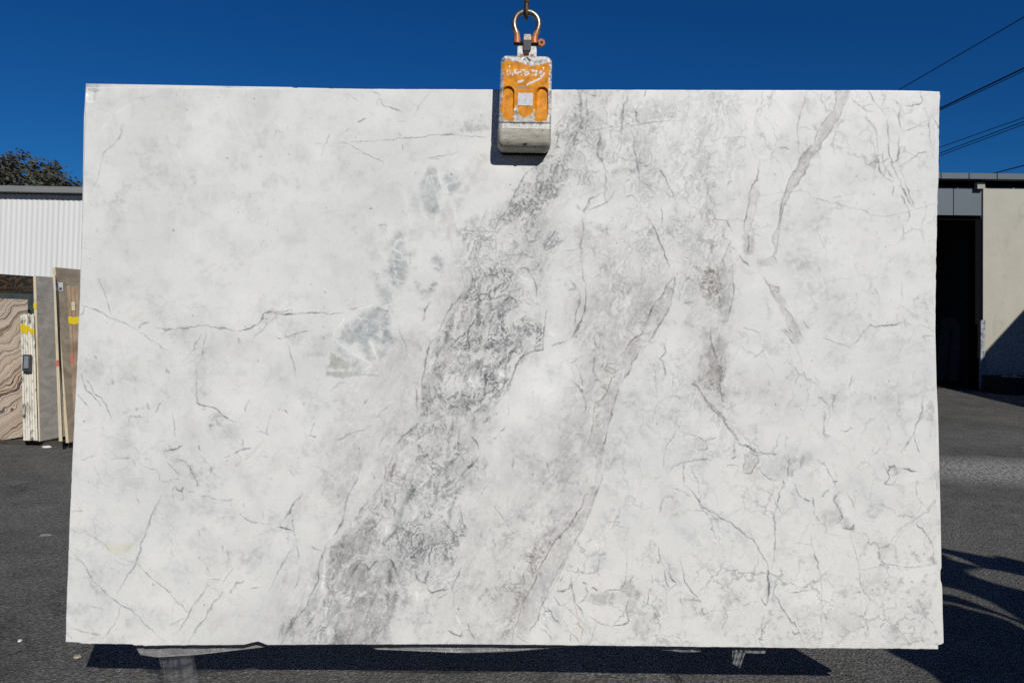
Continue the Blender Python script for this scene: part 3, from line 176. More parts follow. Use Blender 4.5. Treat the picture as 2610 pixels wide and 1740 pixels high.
'G': """s,.26,46:1470,215 1420,300 1360,420 1300,540 1240,650 1165,570 1140,600 1160,700 1100,830 1072,930 1065,1050 1000,1120 950,1230 860,1370 800,1480 730,1570 700,1660 1000,1660 1010,1560 1170,1500 1190,1400 1190,1270 1210,1180 1260,1080 1310,960 1380,860 1390,760 1410,640 1470,500 1530,420 1560,300 1600,215|t,.36,60:1470,215 1420,300 1360,420 1290,540 1230,650 1140,720 1090,830 1060,930 1055,1050 990,1120 930,1230 840,1370 790,1480 720,1570 700,1660 1000,1660 1010,1560 1150,1500 1170,1270 1190,1180 1240,1080 1290,960 1370,860 1380,760 1390,640 1430,500 1480,420 1530,300 1560,215|s,.45,16:1190,880 1280,800 1370,830 1385,880 1330,930 1290,1010 1250,1050 1160,1040 1110,1000|k,.55,14:1180,745 1225,770 1215,830 1170,900 1115,1000 1090,1070 1072,1050 1078,960 1100,880 1130,810|k,.4,18:1300,520 1390,480 1400,560 1330,640 1260,680 1240,650|t,.62,70:1480,780 1560,700 1690,660 1700,800 1560,980 1490,1250 1380,1500 1290,1660 1200,1660 1300,1450 1400,1250 1450,1000|s,.24,40:1500,600 1700,560 1860,560 1870,700 1700,700 1640,900 1540,860 1520,700|n,.22,40:1740,540 1870,520 1880,800 1860,1040 1780,1030 1760,800|s,.2,40:1640,900 1800,960 1900,1160 1720,1180 1660,1040|m,.3,90:1420,230 1900,230 1850,620 1500,640|m,.35,90:1650,1500 2000,1450 2390,1400 2390,1650 1600,1650|s,.26,60:1480,230 1900,230 1900,420 1830,600 1640,560 1500,440|n,.2,60:1440,600 1700,560 1690,700 1560,840 1460,1000 1430,800|c,.7,60:1560,1330 1900,1400 2395,1350 2395,1655 1240,1655 1330,1450|c,.6,70:1850,220 2395,225 2390,560 2250,480 2000,400|c,.4,90:1650,950 2390,900 2390,1350 1700,1380|c,.35,90:1430,230 1850,230 1800,900 1560,700|c,.28,90:180,1050 700,1050 760,1300 600,1640 170,1640|c,.3,90:300,800 700,780 680,1060 200,1060|t,.3,60:1080,1250 1280,1080 1420,1180 1380,1400 1240,1600 1060,1640|n,.16,60:1240,1300 1400,1250 1330,1480 1230,1640 1100,1640|k,.42,46:1470,215 1420,300 1360,420 1300,540 1240,650 1150,720 1100,830 1072,930 1065,1050 1000,1120 950,1230 860,1370 800,1480 730,1570 690,1660 1000,1660 1010,1560 1170,1500 1190,1400 1190,1270 1210,1180 1260,1080 1310,960 1370,860 1390,760 1400,640 1450,500 1500,420 1540,300 1580,215|k,.24,50:1010,1080 900,1240 700,1500 560,1660 700,1660 870,1370 1000,1150|k,.3,40:1080,820 1060,1060 900,1220 760,1280 860,1060 960,900|k,.25,50:1700,560 1870,520 1880,1040 1780,1040 1720,800|l,.8,12:1317,700 1345,692 1362,715 1350,735 1322,728|l,.9,11:1198,962 1222,950 1232,985 1210,1000|l,.9,10:1265,945 1285,938 1295,958 1276,970|l,.55,14:1132,950 1160,930 1178,970 1160,1010 1136,1000|l,.6,16:1326,765 1378,755 1384,815 1340,822|l,.7,16:1040,1500 1075,1480 1090,1520 1062,1550|l,.7,14:968,1330 995,1325 1000,1360 975,1365|l,.6,16:1110,1450 1160,1440 1165,1490 1120,1500|l,.6,14:1100,1290 1150,1270 1160,1310 1110,1330|l,.5,16:1250,640 1300,600 1330,640 1270,680|l,.8,30:1455,870 1330,980 1290,1060 1330,1100 1480,960|l,.7,30:1440,450 1540,480 1560,560 1490,600 1420,560|l,.6,22:1395,690 1470,680 1475,760 1400,770"""
}
TO = {r+c:(ox,oy) for r,oy in (('A',200),('B',680),('C',1160)) for c,ox in (('1',160),('2',700),('3',1240),('4',1800))}
TO['G'] = (0, 0)
TS = 600/1960
class Noise:
    def __init__(s, seed):
        r = np.random.RandomState(seed); s.p = r.permutation(256).astype(np.int32); s.p = np.concatenate([s.p, s.p])
        a = r.rand(256)*2*np.pi; s.gx = np.cos(a).astype(np.float32); s.gy = np.sin(a).astype(np.float32)
    def __call__(s, x, y):
        xi = np.floor(x); yi = np.floor(y); xf = (x-xi).astype(np.float32); yf = (y-yi).astype(np.float32)
        xi = xi.astype(np.int32) & 255; yi = yi.astype(np.int32) & 255
        u = xf*xf*xf*(xf*(xf*6-15)+10); v = yf*yf*yf*(yf*(yf*6-15)+10)
        p = s.p; a = p[xi]; b = p[xi+1]
        def g(h, dx, dy): return s.gx[h]*dx + s.gy[h]*dy
        n00 = g(p[a+yi], xf, yf); n10 = g(p[b+yi], xf-1, yf); n01 = g(p[a+yi+1], xf, yf-1); n11 = g(p[b+yi+1], xf-1, yf-1)
        x0 = n00+u*(n10-n00); x1 = n01+u*(n11-n01)
        return (x0+v*(x1-x0))*1.5
def fbm(x, y, scale, octs, seed, gain=.5):
    o = np.zeros(x.shape, np.float32); a = 1.; t = 0.
    for k in range(octs):
        o += a*Noise(seed+k*7)(x/scale+k*17.3, y/scale+k*9.1); t += a; a *= gain; scale *= .5
    return o/t
def sstep(a, b, x):
    t = np.clip((x-a)/(b-a), 0, 1); return t*t*(3-2*t)
def poly_sd(px, py, pts):
    """signed distance to a polygon, positive inside"""
    d = np.full(px.shape, 1e9, np.float32); ins = np.zeros(px.shape, bool); n = len(pts)
    for i in range(n):
        ax, ay = pts[i]; bx, by = pts[(i+1) % n]
        ex, ey = bx-ax, by-ay; wx, wy = px-ax, py-ay
        t = np.clip((wx*ex+wy*ey)/(ex*ex+ey*ey+1e-9), 0, 1)
        d = np.minimum(d, (wx-t*ex)**2+(wy-t*ey)**2)
        c = (ay > py) != (by > py)
        if ey != 0: ins ^= c & (px < (bx-ax)*(py-ay)/ey+ax)
    d = np.sqrt(d); return np.where(ins, d, -d)
def line_d(px, py, pts, along=False):
    d = np.full(px.shape, 1e9, np.float32); u = np.zeros(px.shape, np.float32)
    L = [math.hypot(b[0]-a[0], b[1]-a[1]) for a, b in zip(pts[:-1], pts[1:])]; tot = sum(L)+1e-9; acc = 0.
    for (ax, ay), (bx, by), l in zip(pts[:-1], pts[1:], L):
        ex, ey = bx-ax, by-ay; wx, wy = px-ax, py-ay
        t = np.clip((wx*ex+wy*ey)/(ex*ex+ey*ey+1e-9), 0, 1)
        q = (wx-t*ex)**2+(wy-t*ey)**2; c = q < d; d = np.where(c, q, d); u = np.where(c, (acc+t*l)/tot, u); acc += l
    d = np.sqrt(d); return (d, u) if along else d
def worley(x, y, sc, seed):
    r = np.random.RandomState(seed); J = r.rand(64, 64, 3).astype(np.float32)
    x = x/sc; y = y/sc; xi = np.floor(x).astype(int); yi = np.floor(y).astype(int)
    f1 = np.full(x.shape, 9., np.float32); f2 = f1.copy(); idr = np.zeros(x.shape, np.float32)
    for i in (-1, 0, 1):
        for j in (-1, 0, 1):
            c = J[(yi+j) & 63, (xi+i) & 63]
            d = np.hypot(xi+i+c[..., 0]-x, yi+j+c[..., 1]-y)
            n = d < f1; f2 = np.where(n, f1, np.minimum(f2, d)); idr = np.where(n, c[..., 2], idr); f1 = np.where(n, d, f1)
    return f1, f2, idr
def parse(txt, tile):
    ox, oy = TO[tile]; out = []; k = 1. if tile == 'G' else TS
    for e in txt.split('|'):
        h, p = e.split(':', 1); pts = [(ox+float(q.split(',')[0])*k, oy+float(q.split(',')[1])*k) for q in p.split()]
        out.append((h.split(','), pts))
    return out
TINT = {'g':(1,.98,.96),'n':(.78,1.,1.12),'p':(.95,1.,1.0),'b':(1.04,1.,.95),'o':(.35,.9,1.3),'w':(1,1,1),'y':(.1,.35,1.2)}
TINT['n']=(.85,1.,1.08)
def slab_figure(X, Y):
    """display-referred stone colour (0..1) at traced stone coordinates X, Y (2-D arrays on a regular lattice)"""
    X = X.astype(np.float32); Y = Y.astype(np.float32)
    wx = 5.5*fbm(X, Y, 60, 4, 11, .6); wy = 5.5*fbm(X, Y, 60, 4, 12, .6)
    fx = 4.2*fbm(X, Y, 17, 3, 13, .65); fy = 4.2*fbm(X, Y, 17, 3, 14, .65)
    Xv, Yv = X+wx+fx, Y+wy+fy
    # common noises
    nb = fbm(X, Y, 260, 4, 21); nm = fbm(X, Y, 70, 4, 22); nf = fbm(X, Y, 16, 3, 23, .6); ng = fbm(X, Y, 6, 2, 24, .7)
    # flow-warped swirl: stretched along the bands, which run down to the left
    ca, sa = np.cos(1.12), np.sin(1.12)
    U = (X*-ca + Y*sa); V = (X*sa + Y*ca)
    qa = fbm(X, Y, 75, 4, 31, .55); qb = fbm(X, Y, 75, 4, 32, .55)
    U2 = U/1.7+38*qa; V2 = V+38*qb
    r1 = 1-np.abs(fbm(U2, V2, 30, 3, 41, .55))*3.4; r2 = 1-np.abs(fbm(U2+300, V2, 17, 2, 42, .6))*3.2
    bl = fbm(U2, V2, 46, 4, 43, .6)
    dark = np.clip(.55*sstep(.35, 1., r1)+.55*sstep(.4, 1., r2), 0, 1)
    gate = sstep(-.22, .22, fbm(X, Y, 55, 3, 44)+.25*bl)
    white = sstep(.05, .38, bl)
    fld = fbm(U/1.9+30*qb, V+22*qa, 105, 5, 47, .58)
    lam = np.sin(fld*30+1.2*nf); lam2 = np.sin(fbm(U2, V2, 44, 4, 48, .6)*22)
    lamg = sstep(-.25, .25, fbm(X, Y, 80, 3, 49))
    dens = fbm(X, Y, 62, 3, 63)
    swirl =   .38+.38*(lam*lamg+lam2*(1-lamg))*(.5+.5*gate)+.46*dark*(.2+.8*gate)-.66*white+.35*ng+.42*dens
    U3 = U/4.5+14*qa; V3 = V+16*qb
    streak = .5+.9*fbm(U3, V3, 15, 4, 45, .6)+.25*nf
    mott = sstep(.08, .42, .6*nf+.7*nm+.25*ng)
    spot = sstep(.18, .5, nf+.35*nm)
    T = np.ones(X.shape+(3,), np.float32)*np.array((.866, .869, .860), np.float32)
    # broad clouds, then pale angular clasts healed by white seams
    cl = sstep(-.25, .4, nb+.35*nm)
    left = sstep(1300, 800, X+.3*(Y-900))
    T -= (.022*cl*(.5+.7*left))[..., None]*np.array((1.06, .99, .93), np.float32)
    for sc, sd_, am in ((135, 71, .020), (58, 72, .018)):
        f1, f2, idr = worley(X+26*qa+2*fx, (Y+26*qb+2*fy)*1.0, sc, sd_)
        e = sstep(.03, .22, f2-f1)
        g2 = sstep(-.15, .25, fbm(X, Y, 230, 3, sd_+9))
        T -= (am*e*sstep(.35, 1., idr)*(.35+.65*g2))[..., None]*np.array((1.04, 1., .96), np.float32)
    T -= (.020*sstep(-.05, .45, nm+.4*nf))[..., None]*np.array((1., 1., .97), np.float32)
    T += (.016*sstep(.05, .45, fbm(X, Y, 120, 3, 51)))[..., None]
    T -= (.03*mott*sstep(-.15, .35, fbm(X, Y, 180, 3, 52)))[..., None]
    # fine craze of hair veins, denser to the right of the band
    right = sstep(1150, 1750, X+.35*(Y-900))
    wq = worley(X+30*qa+2.5*fx, Y*.8+30*qb+2.5*fy, 150, 75); cr = np.clip(1-(wq[1]-wq[0])/.045, 0, 1)
    wq = worley(X+20*qb+2.5*fx, Y*.8+20*qa+2.5*fy, 66, 76); cr2 = np.clip(1-(wq[1]-wq[0])/.085, 0, 1)
    cr3 = 1-np.abs(fbm(X+12*qa+2*fx, Y+12*qb+2*fy, 27, 3, 67, .5))*8
    gt = sstep(-.12, .3, fbm(X, Y, 110, 3, 57)); gt2 = sstep(-.05, .32, fbm(X, Y, 95, 3, 58))
    T -= ((.3+.7*right)*(.075*np.clip(cr, 0, 1)*gt+.055*np.clip(cr2, 0, 1)*gt2))[..., None]*np.array((1, .99, .96), np.float32)
    T -= (.05*right*sstep(.12, .5, fbm(X, Y, 30, 4, 59, .65))*sstep(-.1, .3, fbm(X, Y, 160, 3, 60)))[..., None]
    T -= (.030*sstep(.02, .5, fbm(X, Y, 24, 4, 66, .72))*(.55+.45*sstep(-.1, .25, nm)))[..., None]*np.array((1., .99, .96), np.float32)
    T += .012
    D = np.zeros_like(T)
    def zadd(sl, amt, tint):
        v = np.clip(amt, 0, None)[..., None]*np.array(tint, np.float32); q = D[sl]
        D[sl] = np.maximum(q, v)+.25*np.minimum(q, v)
    def sub(sl, amt, tint): T[sl] -= (amt[..., None]*np.array(tint, np.float32))
    x0, y0 = X[0, 0], Y[0, 0]; dx = X[0, -1]-X[0, 0]; dy = Y[-1, 0]-Y[0, 0]
    sx = (X.shape[1]-1)/dx; sy = (X.shape[0]-1)/dy
    def win(pts, pad):
        xs = [p[0] for p in pts]; ys = [p[1] for p in pts]
        a = int(max(0, (min(ys)-pad-y0)*sy)); b = int(min(X.shape[0], (max(ys)+pad-y0)*sy+2))
        c = int(max(0, (min(xs)-pad-x0)*sx)); d = int(min(X.shape[1], (max(xs)+pad-x0)*sx+2))
        return (slice(a, b), slice(c, d)) if b > a and d > c else None
    hair = np.clip(1-np.abs(fbm(X+14*qa, Y+14*qb, 60, 3, 64, .5))*9, 0, 1)*sstep(-.2, .2, fbm(X, Y, 70, 2, 65))
    for tile, txt in ZO.items():
        for (k, s, soft), pts in parse(txt, tile):
            s = float(s); soft = float(soft)*(1. if tile == 'G' else TS*1.5)+1.2; w = win(pts, soft*2+16)
            if w is None: continue
            sd = poly_sd(Xv[w], Yv[w], pts)+min(soft*1.1, 16)*(nm[w]*1.1+.8*nf[w])
            soft = soft*2 if k == 'b' else soft; m = sstep(-soft, soft, sd)*s
            if k == 't': zadd(w, m*(.118+.05*nf[w]+.07*(streak[w]-.5)+.10*(swirl[w]-.35)), (.95, 1.01, 1.0))
            elif k == 'u': zadd(w, m*(.16+.12*(streak[w]-.5)), (.97, .98, 1.06))
            elif k == 'b': zadd(w, m*(1-.85*hair[w])*(.165+.07*nf[w]+.12*(streak[w]-.5)+.05*nm[w]), (1.07, .99, .92))
            elif k == 's': zadd(w, m*.42*(swirl[w]-.06), (1.02, 1., .97))
            elif k == 'd': zadd(w, m*.48*(swirl[w]-.06), (1.05, 1., .965))
            elif k == 'n': zadd(w, m*.38*(swirl[w]-.04), (.94, 1., 1.04))
            elif k == 'k': zadd(w, m*(.16+.14*(streak[w]-.5)+.12*(swirl[w]-.4)), (.97, 1., .98))
            elif k == 'm': zadd(w, m*(.13*mott[w]+.10*spot[w]+.12*(swirl[w]-.3)), (1., .99, .96))
            elif k == 'c': zadd(w, m*(.12*cr[w]*(.3+.7*gt[w])+.12*cr2[w]*gt[w]+.035*np.clip(cr3[w], 0, 1)*gt2[w]), (1., .99, .97))
            elif k == 'l': T[w] += (m*.03)[..., None]; D[w] *= (1-.8*m)[..., None]
            elif k == 'y': zadd(w, m*.09, (.2, .35, 1.2))
    T -= D
    br = fbm(X, Y, 34, 3, 61); wd = fbm(X, Y, 24, 2, 62)
    VN = np.zeros_like(T)
    for tile, txt in VE.items():
        for (wdt, s, t), pts in parse(txt, tile):
            wp = float(wdt)*TS*.54+.1; s = float(s); w = win(pts, wp*5+14)
            if w is None: continue
            d, al = line_d(Xv[w], Yv[w], pts, True); tp = .45+.55*np.clip(np.minimum(al, 1-al)*5, 0, 1); ww = np.maximum(wp*tp*(1+1.0*wd[w]), .68)
            m = np.exp(-(d/ww)**2)*.85+.2*np.exp(-(d/(ww*3.))**2)
            if s > 0:
                v = (.86*s*m*tp*(.42+.68*sstep(-.32, .32, br[w])))[..., None]*np.array(TINT[t], np.float32); q = VN[w]
                VN[w] = np.maximum(q, v)+.3*np.minimum(q, v)
            else: T[w] += (-s*.55*m)[..., None]*np.array((1, 1, .98), np.float32)
    T -= VN*(1-.45*np.clip(D/.3, 0, 1))
    # specks
    r = np.random.RandomState(5)
    for i in range(420):
        cx = r.uniform(180, 2380); cy = r.uniform(235, 1640)
        if cx > 1500 and r.rand() < .4: continue
        rad = r.uniform(.8, 1.9); a = r.uniform(.06, .26); w = win([(cx, cy)], rad*5)
        if w is None: continue
        sub(w, a*np.exp(-(((X[w]-cx)/rad)**2+((Y[w]-cy)/(rad*r.uniform(.6, 1.6)))**2)), (1, .98, .95))
    for i in range(60):  # crystal glints put into the colour as tiny bright spots
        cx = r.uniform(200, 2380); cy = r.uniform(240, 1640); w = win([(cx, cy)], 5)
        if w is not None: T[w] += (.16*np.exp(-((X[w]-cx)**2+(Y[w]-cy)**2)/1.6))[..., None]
    T += (.010*ng+.008*nf)[..., None]
    def soft_(A):                                                   # small blur, for the crisping pass
        for ax in (0, 1):
            for st in (1, 2): A = (np.roll(A, st, ax)+2*A+np.roll(A, -st, ax))*.25
        return A
    T += .5*(T-soft_(T))
    return np.clip(T, .36, .94)
# ================================================================ SETTING
def asphalt():
    m = NM('asphalt'); o = m.co.outputs['Object']
    big = m.noise(.45, 5, .6); mid = m.noise(3.5, 5, .65)
    ag = m.voro(95, out='Color'); sep = m.n('ShaderNodeSeparateColor'); m.l(ag, sep.inputs[0])
    fine = m.noise(60, 4, .7)
    base = m.ramp(mid, [(.25, (.098, .095, .086)), (.75, (.170, .165, .150))])
    stones = m.ramp(sep.outputs[0], [(.0, .62), (.5, .94), (.9, 1.22), (1., 1.6)])
    c = m.mix(1, base, stones, 'MULTIPLY')
    c = m.mix(1, c, m.ramp(fine, [(.3, .55), (.62, 1.25)]), 'MULTIPLY')
    c = m.mix(1, c, m.ramp(big, [(.3, .74), (.7, 1.22)]), 'MULTIPLY')
    st = m.noise(1.6, 5, .7, m.mapv((.25, 1.2, 1)))
    c = m.mix(m.ramp(st, [(.60, 0.), (.72, .45)]), c, (.22, .213, .19))
    wear = m.mix(1, m.ramp(m.noise(.8, 3, .6), [(.52, 0.), (.66, 1.)]), m.ramp(m.noise(38, 3, .7), [(.55, 0.), (.68, 1.)]), 'MULTIPLY')
    c = m.mix(wear, c, (.32, .31, .285))
    mp_ = m.n('ShaderNodeMapping'); mp_.inputs['Location'].default_value = (-5.4/1.9, -7.9/1.0, 0); mp_.inputs['Scale'].default_value = (1/1.9, 1/1.0, 0); m.l(o, mp_.inputs['Vector'])
    vl = m.n('ShaderNodeVectorMath', operation='LENGTH'); m.l(mp_.outputs[0], vl.inputs[0])
    pt = m.mix(1, m.ramp(vl.outputs['Value'], [(.35, 1.), (1., 0.)]), m.ramp(m.noise(26, 4, .75), [(.42, 0.), (.56, 1.)]), 'MULTIPLY'); c = m.mix(pt, c, (.46, .45, .42))
    ck = m.n('ShaderNodeMath', operation='ABSOLUTE'); sb = m.n('ShaderNodeMath', operation='SUBTRACT'); m.l(m.noise(.33, 6, .6), sb.inputs[0]); sb.inputs[1].default_value = .5; m.l(sb.outputs[0], ck.inputs[0])
    c = m.mix(m.ramp(ck.outputs[0], [(.0, .55), (.0022, 0.)]), c, (.03, .03, .028))
    h = m.mix(.5, m.voro(95), fine); m.bump(h, .9, .012)
    return m.done(c, .88, 0, .25)
M_asph = asphalt()
g = 260
gv = [(-g, -g, 0), (g, -g, 0), (g, g, 0), (-g, g, 0)]
tag(mesh('asphalt_ground', gv, [(0, 1, 2, 3)], M_asph), 'grey coarse asphalt yard under the hanging slab', None, None, 'structure')

# ---- shed on the left with white corrugated cladding
def corrugated():
    m = NM('white_cladding_paint'); c = m.ramp(m.noise(1.3, 5, .6, m.mapv((1.5, 1, .25))), [(.3, (.72, .725, .71)), (.7, (.78, .785, .77))]); return m.done(c, .42, 0, .4)
M_clad = corrugated(); M_fascia = simple('grey_gutter_metal', lin((128, 130, 130)), .5, 0, .06, 3)
M_dark = simple('interior_shade', (.012, .012, .013), .8)  # near-black colour carries the doorway's shade, even where sun enters
YW = 10.7
zt = P(100, 496, YW).z; zf0 = P(100, 494, YW).z; zf1 = P(100, 475, YW-.12).z
xl, xr = -14.2, 2.6
shed = thing('corrugated_shed', 'white corrugated metal shed with grey fascia behind the leaning slabs', 'shed', (xl, YW, 0))
sw = .76
nsh = int((xr-xl)/sw)
def sheet_mesh():
    V = []; Fc = []; n = 80
    for i in range(n+1):
        x = sw*i/n; y = -.0038*math.sin(2*math.pi*x/.076+.6)
        V += [(x, y, .0), (x, y, zt-.25)]
    for i in range(n): Fc.append((2*i, 2*i+2, 2*i+3, 2*i+1))
    m = bpy.data.meshes.new('cladding_sheet'); m.from_pydata(V, [], Fc); m.materials.append(M_clad)
    for p in m.polygons: p.use_smooth = True
    return m
sm = sheet_mesh()
for i in range(nsh):
    o = bpy.data.objects.new('cladding_sheet', sm); link(o, shed); o.location = (i*sw, -.002*(i % 2), .25)
xr = xl+nsh*sw
MB().box((xl, YW+.03, 0), (xr, YW+9, zt-.02)).build('shed_body', simple('shed_grey', (.3, .3, .3)), shed)
MB().box((xl-.1, YW-.14, zf0+.005), (xr+.1, YW+.02, zf1)).build('fascia', M_fascia, shed)
MB().box((xl-.05, YW+.025, zt), (xr+.05, YW+9.1, zf1-.02)).build('roof', M_fascia, shed)

# ---- building on the right: cream concrete panel, dark loading door
k = -.05; tdir = Vector((1, k, 0)).normalized(); nout = Vector((tdir.y, -tdir.x, 0))
YJ = 18.2; A = P(2508, 700, YJ); A = Vector((A.x, A.y, 0))
def FB(u, z, d=0.): return A+tdir*u+nout*d+Vector((0, 0, z))
def FU(px, py, d=0.):
    q = PL(px, py, A+nout*d, nout); return (q-A).dot(tdir), q.z
z_roof = FU(2500, 441.5, .27)[1]; z_cop = FU(2500, 456, .27)[1]; z_sof = FU(2500, 477.5, 0)[1]; z_head = FU(2500, 549, 0)[1]
uj = FU(2506, 620, 0)[0]
hall = thing('warehouse', 'warehouse with dark open loading door and cream concrete wall', 'building', tuple(A))
def cream():
    m = NM('cream_concrete'); a = m.noise(1.1, 6, .62); b = m.noise(.35, 3, .5, m.mapv((1.4, 1, .5)))
    c = m.mix(1, m.ramp(a, [(.25, (.44, .42, .35)), (.75, (.53, .51, .43))]), m.ramp(b, [(.3, .93), (.7, 1.06)]), 'MULTIPLY')
    c = m.mix(m.ramp(m.noise(2.6, 5, .7, m.mapv((1, 1, .6))), [(.56, 0.), (.72, .55)]), c, (.31, .295, .24))
    m.bump(m.noise(9, 5), .15, .02); return m.done(c, .85, 0, .2)
M_cream = cream(); M_gpan = simple('blue_grey_panel', lin((92, 103, 110)), .45, 0, .05, 2); M_cop = simple('grey_coping_metal', lin((84, 95, 103)), .5, 0, .05, 2)
M_black = simple('black_steel_and_shade', (.008, .008, .009), .9, spec=0)
def fbox(u0, u1, z0, z1, d0, d1):
    b = MB(); b.prism([FB(u0, z0, d0), FB(u1, z0, d0), FB(u1, z1, d0), FB(u0, z1, d0)], nout*(d1-d0)); return b
fbox(uj, 12, 0, z_sof-.004, -.25, 0).build('concrete_panel', M_cream, hall)
fbox(-18, -7.0, 0, z_sof-.004, -.25, 0).build('concrete_panel', M_cream, hall)
ups = [FU(x, 449, .27)[0] for x in (2398.5, 2470, 2544)]; pw = ups[1]-ups[0]
uc = ups[0]-pw*12
while uc < 12:
    fbox(uc+.012, uc+pw-.012, z_cop, z_roof, -.1, .27).build('coping_panel', M_cop, hall); uc += pw
fbox(-18, 12, z_cop+.03, z_roof-.03, -.2, .255).build('roof_edge', M_black, hall)
fbox(-18, 12, z_sof+.002, z_cop-.002, -.3, -.02).build('eave_shade_band', M_black, hall)  # soffit shade and overhang shadow set as a black band
ug = FU(2431, 515)[0]; gp = 2.32
us = [ug-gp*2-.6, ug-gp*2, ug-gp, ug, uj-.035]
us = [-7.0]+[ug-gp*j for j in (2, 1)]+[ug, uj-.03]
for a_, b_ in zip(us[:-1], us[1:]):
    fbox(a_+.01, b_-.01, z_head+.0, z_sof-.004, -.12, -.012).build('metal_panel', M_gpan, hall)
fbox(-7.0, uj-.012, z_head-.1, z_sof-.02, -.3, -.125).build('door_lintel', M_black, hall)
fbox(uj-.16, uj-.004, 0, z_head-.104, -.35, -.05).build('door_jamb', M_black, hall)
fbox(-7.0, -6.85, 0, z_head-.104, -.35, -.05).build('door_jamb', M_black, hall)
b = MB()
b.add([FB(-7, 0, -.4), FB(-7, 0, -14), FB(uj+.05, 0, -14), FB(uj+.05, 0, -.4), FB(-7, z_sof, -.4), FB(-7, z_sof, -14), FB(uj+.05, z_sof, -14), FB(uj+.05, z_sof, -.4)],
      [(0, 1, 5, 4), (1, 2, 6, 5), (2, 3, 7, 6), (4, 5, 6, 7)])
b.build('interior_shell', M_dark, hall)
fbox(-18, 12, z_roof-.05, z_roof-.005, -14, -.21).build('roof', M_cop, hall)
fbox(11.8, 12, 0, z_cop, -14, -.26).build('side_wall', M_cream, hall)
fbox(-18, -17.8, 0, z_cop, -14, -.26).build('side_wall', M_cream, hall)
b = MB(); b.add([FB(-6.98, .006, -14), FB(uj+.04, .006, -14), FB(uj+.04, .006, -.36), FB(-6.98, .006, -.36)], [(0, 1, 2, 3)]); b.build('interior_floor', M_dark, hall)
uf, zfl = FU(2500, 475, .1)
fl = fbox(uf-.09, uf+.09, zfl-.06, zfl+.10, -.018, .12).build('floodlight', simple('lamp_grey', (.35, .33, .28), .4), hall)
fbox(uf-.07, uf+.07, zfl-.045, zfl+.05, .121, .128).build('lens', simple('lamp_glass', (.55, .52, .45), .2), fl)
fbox(uf-.15, uf-.09, zfl-.10, zfl-.06, -.018, .10).build('bracket', M_black, fl)

# ---- neighbouring unit out of frame to the right: its eave throws the sloping shadow on the cream wall
gp1 = G(2430, 990); t_ = 5.0/.681
E0 = gp1-LD*t_; ed = Vector((.224, 1, 0)).normalized()
q = PL(2560, 843, A, nout); E1 = q-LD*((5.0-q.z)/.681); ed = Vector((.224, 1, 0)).normalized()
E1.z = 0
nb_ = thing('side_unit', 'plain concrete unit standing out of view right of the warehouse', 'building', tuple(E1))
perp = Vector((ed.y, -ed.x, 0))
o1 = E1+ed*6.2; o0 = E1-ed*14
MB().prism([o0, o1, o1+perp*7, o0+perp*7], (0, 0, 4.9)).build('wall', M_cream, nb_)
MB().prism([o0-perp*.0+Vector((0, 0, 4.905)), o1+Vector((0, 0, 4.905)), o1+perp*7+Vector((0, 0, 4.905)), o0+perp*7+Vector((0, 0, 4.905))], (0, 0, .095)).build('roof', M_cop, nb_)

# ---- unseen long shed added behind the viewer to cut the blue sky fill
rs_ = thing('sky_block_shed', 'long dark grey shed added behind the viewer to block sky light', 'shed', (0, -15, 0))
M_rs = simple('grey_green_cladding', (.16, .165, .15), .7, 0, .1, 2)
MB().box((-30, -24, 0), (30, -15, 8.2)).build('wall', M_rs, rs_)
MB().box((-30.3, -24.3, 8.205), (30.3, -14.7, 8.45)).build('roof', M_fascia, rs_)
for i in range(5): MB().box((-22+i*10, -14.995, .01), (-17+i*10, -14.94, 4.6)).build('roller_door', M_cop, rs_)

# ---- tree behind the shed
random.seed(4); rs = np.random.RandomState(4)
YT = 22.0; mp = YT/F
tc = P(70, 470, YT)
tree = thing('bushy_tree', 'dark olive bushy tree rising behind the white shed', 'tree', (tc.x, YT, 0))
M_bark = simple('bark', (.09, .075, .06), .9, 0, .3, 20, .5)
tb = MB(); tb.tube([(tc.x, YT, 0), (tc.x+.1, YT, 1.8), (tc.x+.05, YT, 3.2), (tc.x, YT, 4.6)], [.24, .19, .14, .07], 10)
for a_ in range(7):
    an = a_*.9; e = Vector((tc.x+1.3*math.cos(an), YT+1.0*math.sin(an), 4.7+.5*math.sin(a_*2.1)))
    s0 = Vector((tc.x+.05, YT, 2.4+.2*a_)); tb.tube([s0, s0.lerp(e, .5)+Vector((0, 0, .15)), e], [.09, .055, .02], 7)
tb.build('trunk', M_bark, tree, True)
lob = []
for (px, py, r, yo) in ((50, 445, 62, 0), (15, 455, 55, -.5), (100, 450, 50, .3), (150, 470, 52, -.2), (182, 492, 36, .1), (-50, 450, 62, .2), (-120, 470, 55, 0), (60, 520, 80, .4), (140, 530, 60, -.4), (-50, 530, 80, -.3)):
    c = P(px, py, YT); lob.append((np.array((c.x, YT+yo, c.z)), r*mp))
LV = []; LF = []; LC = []
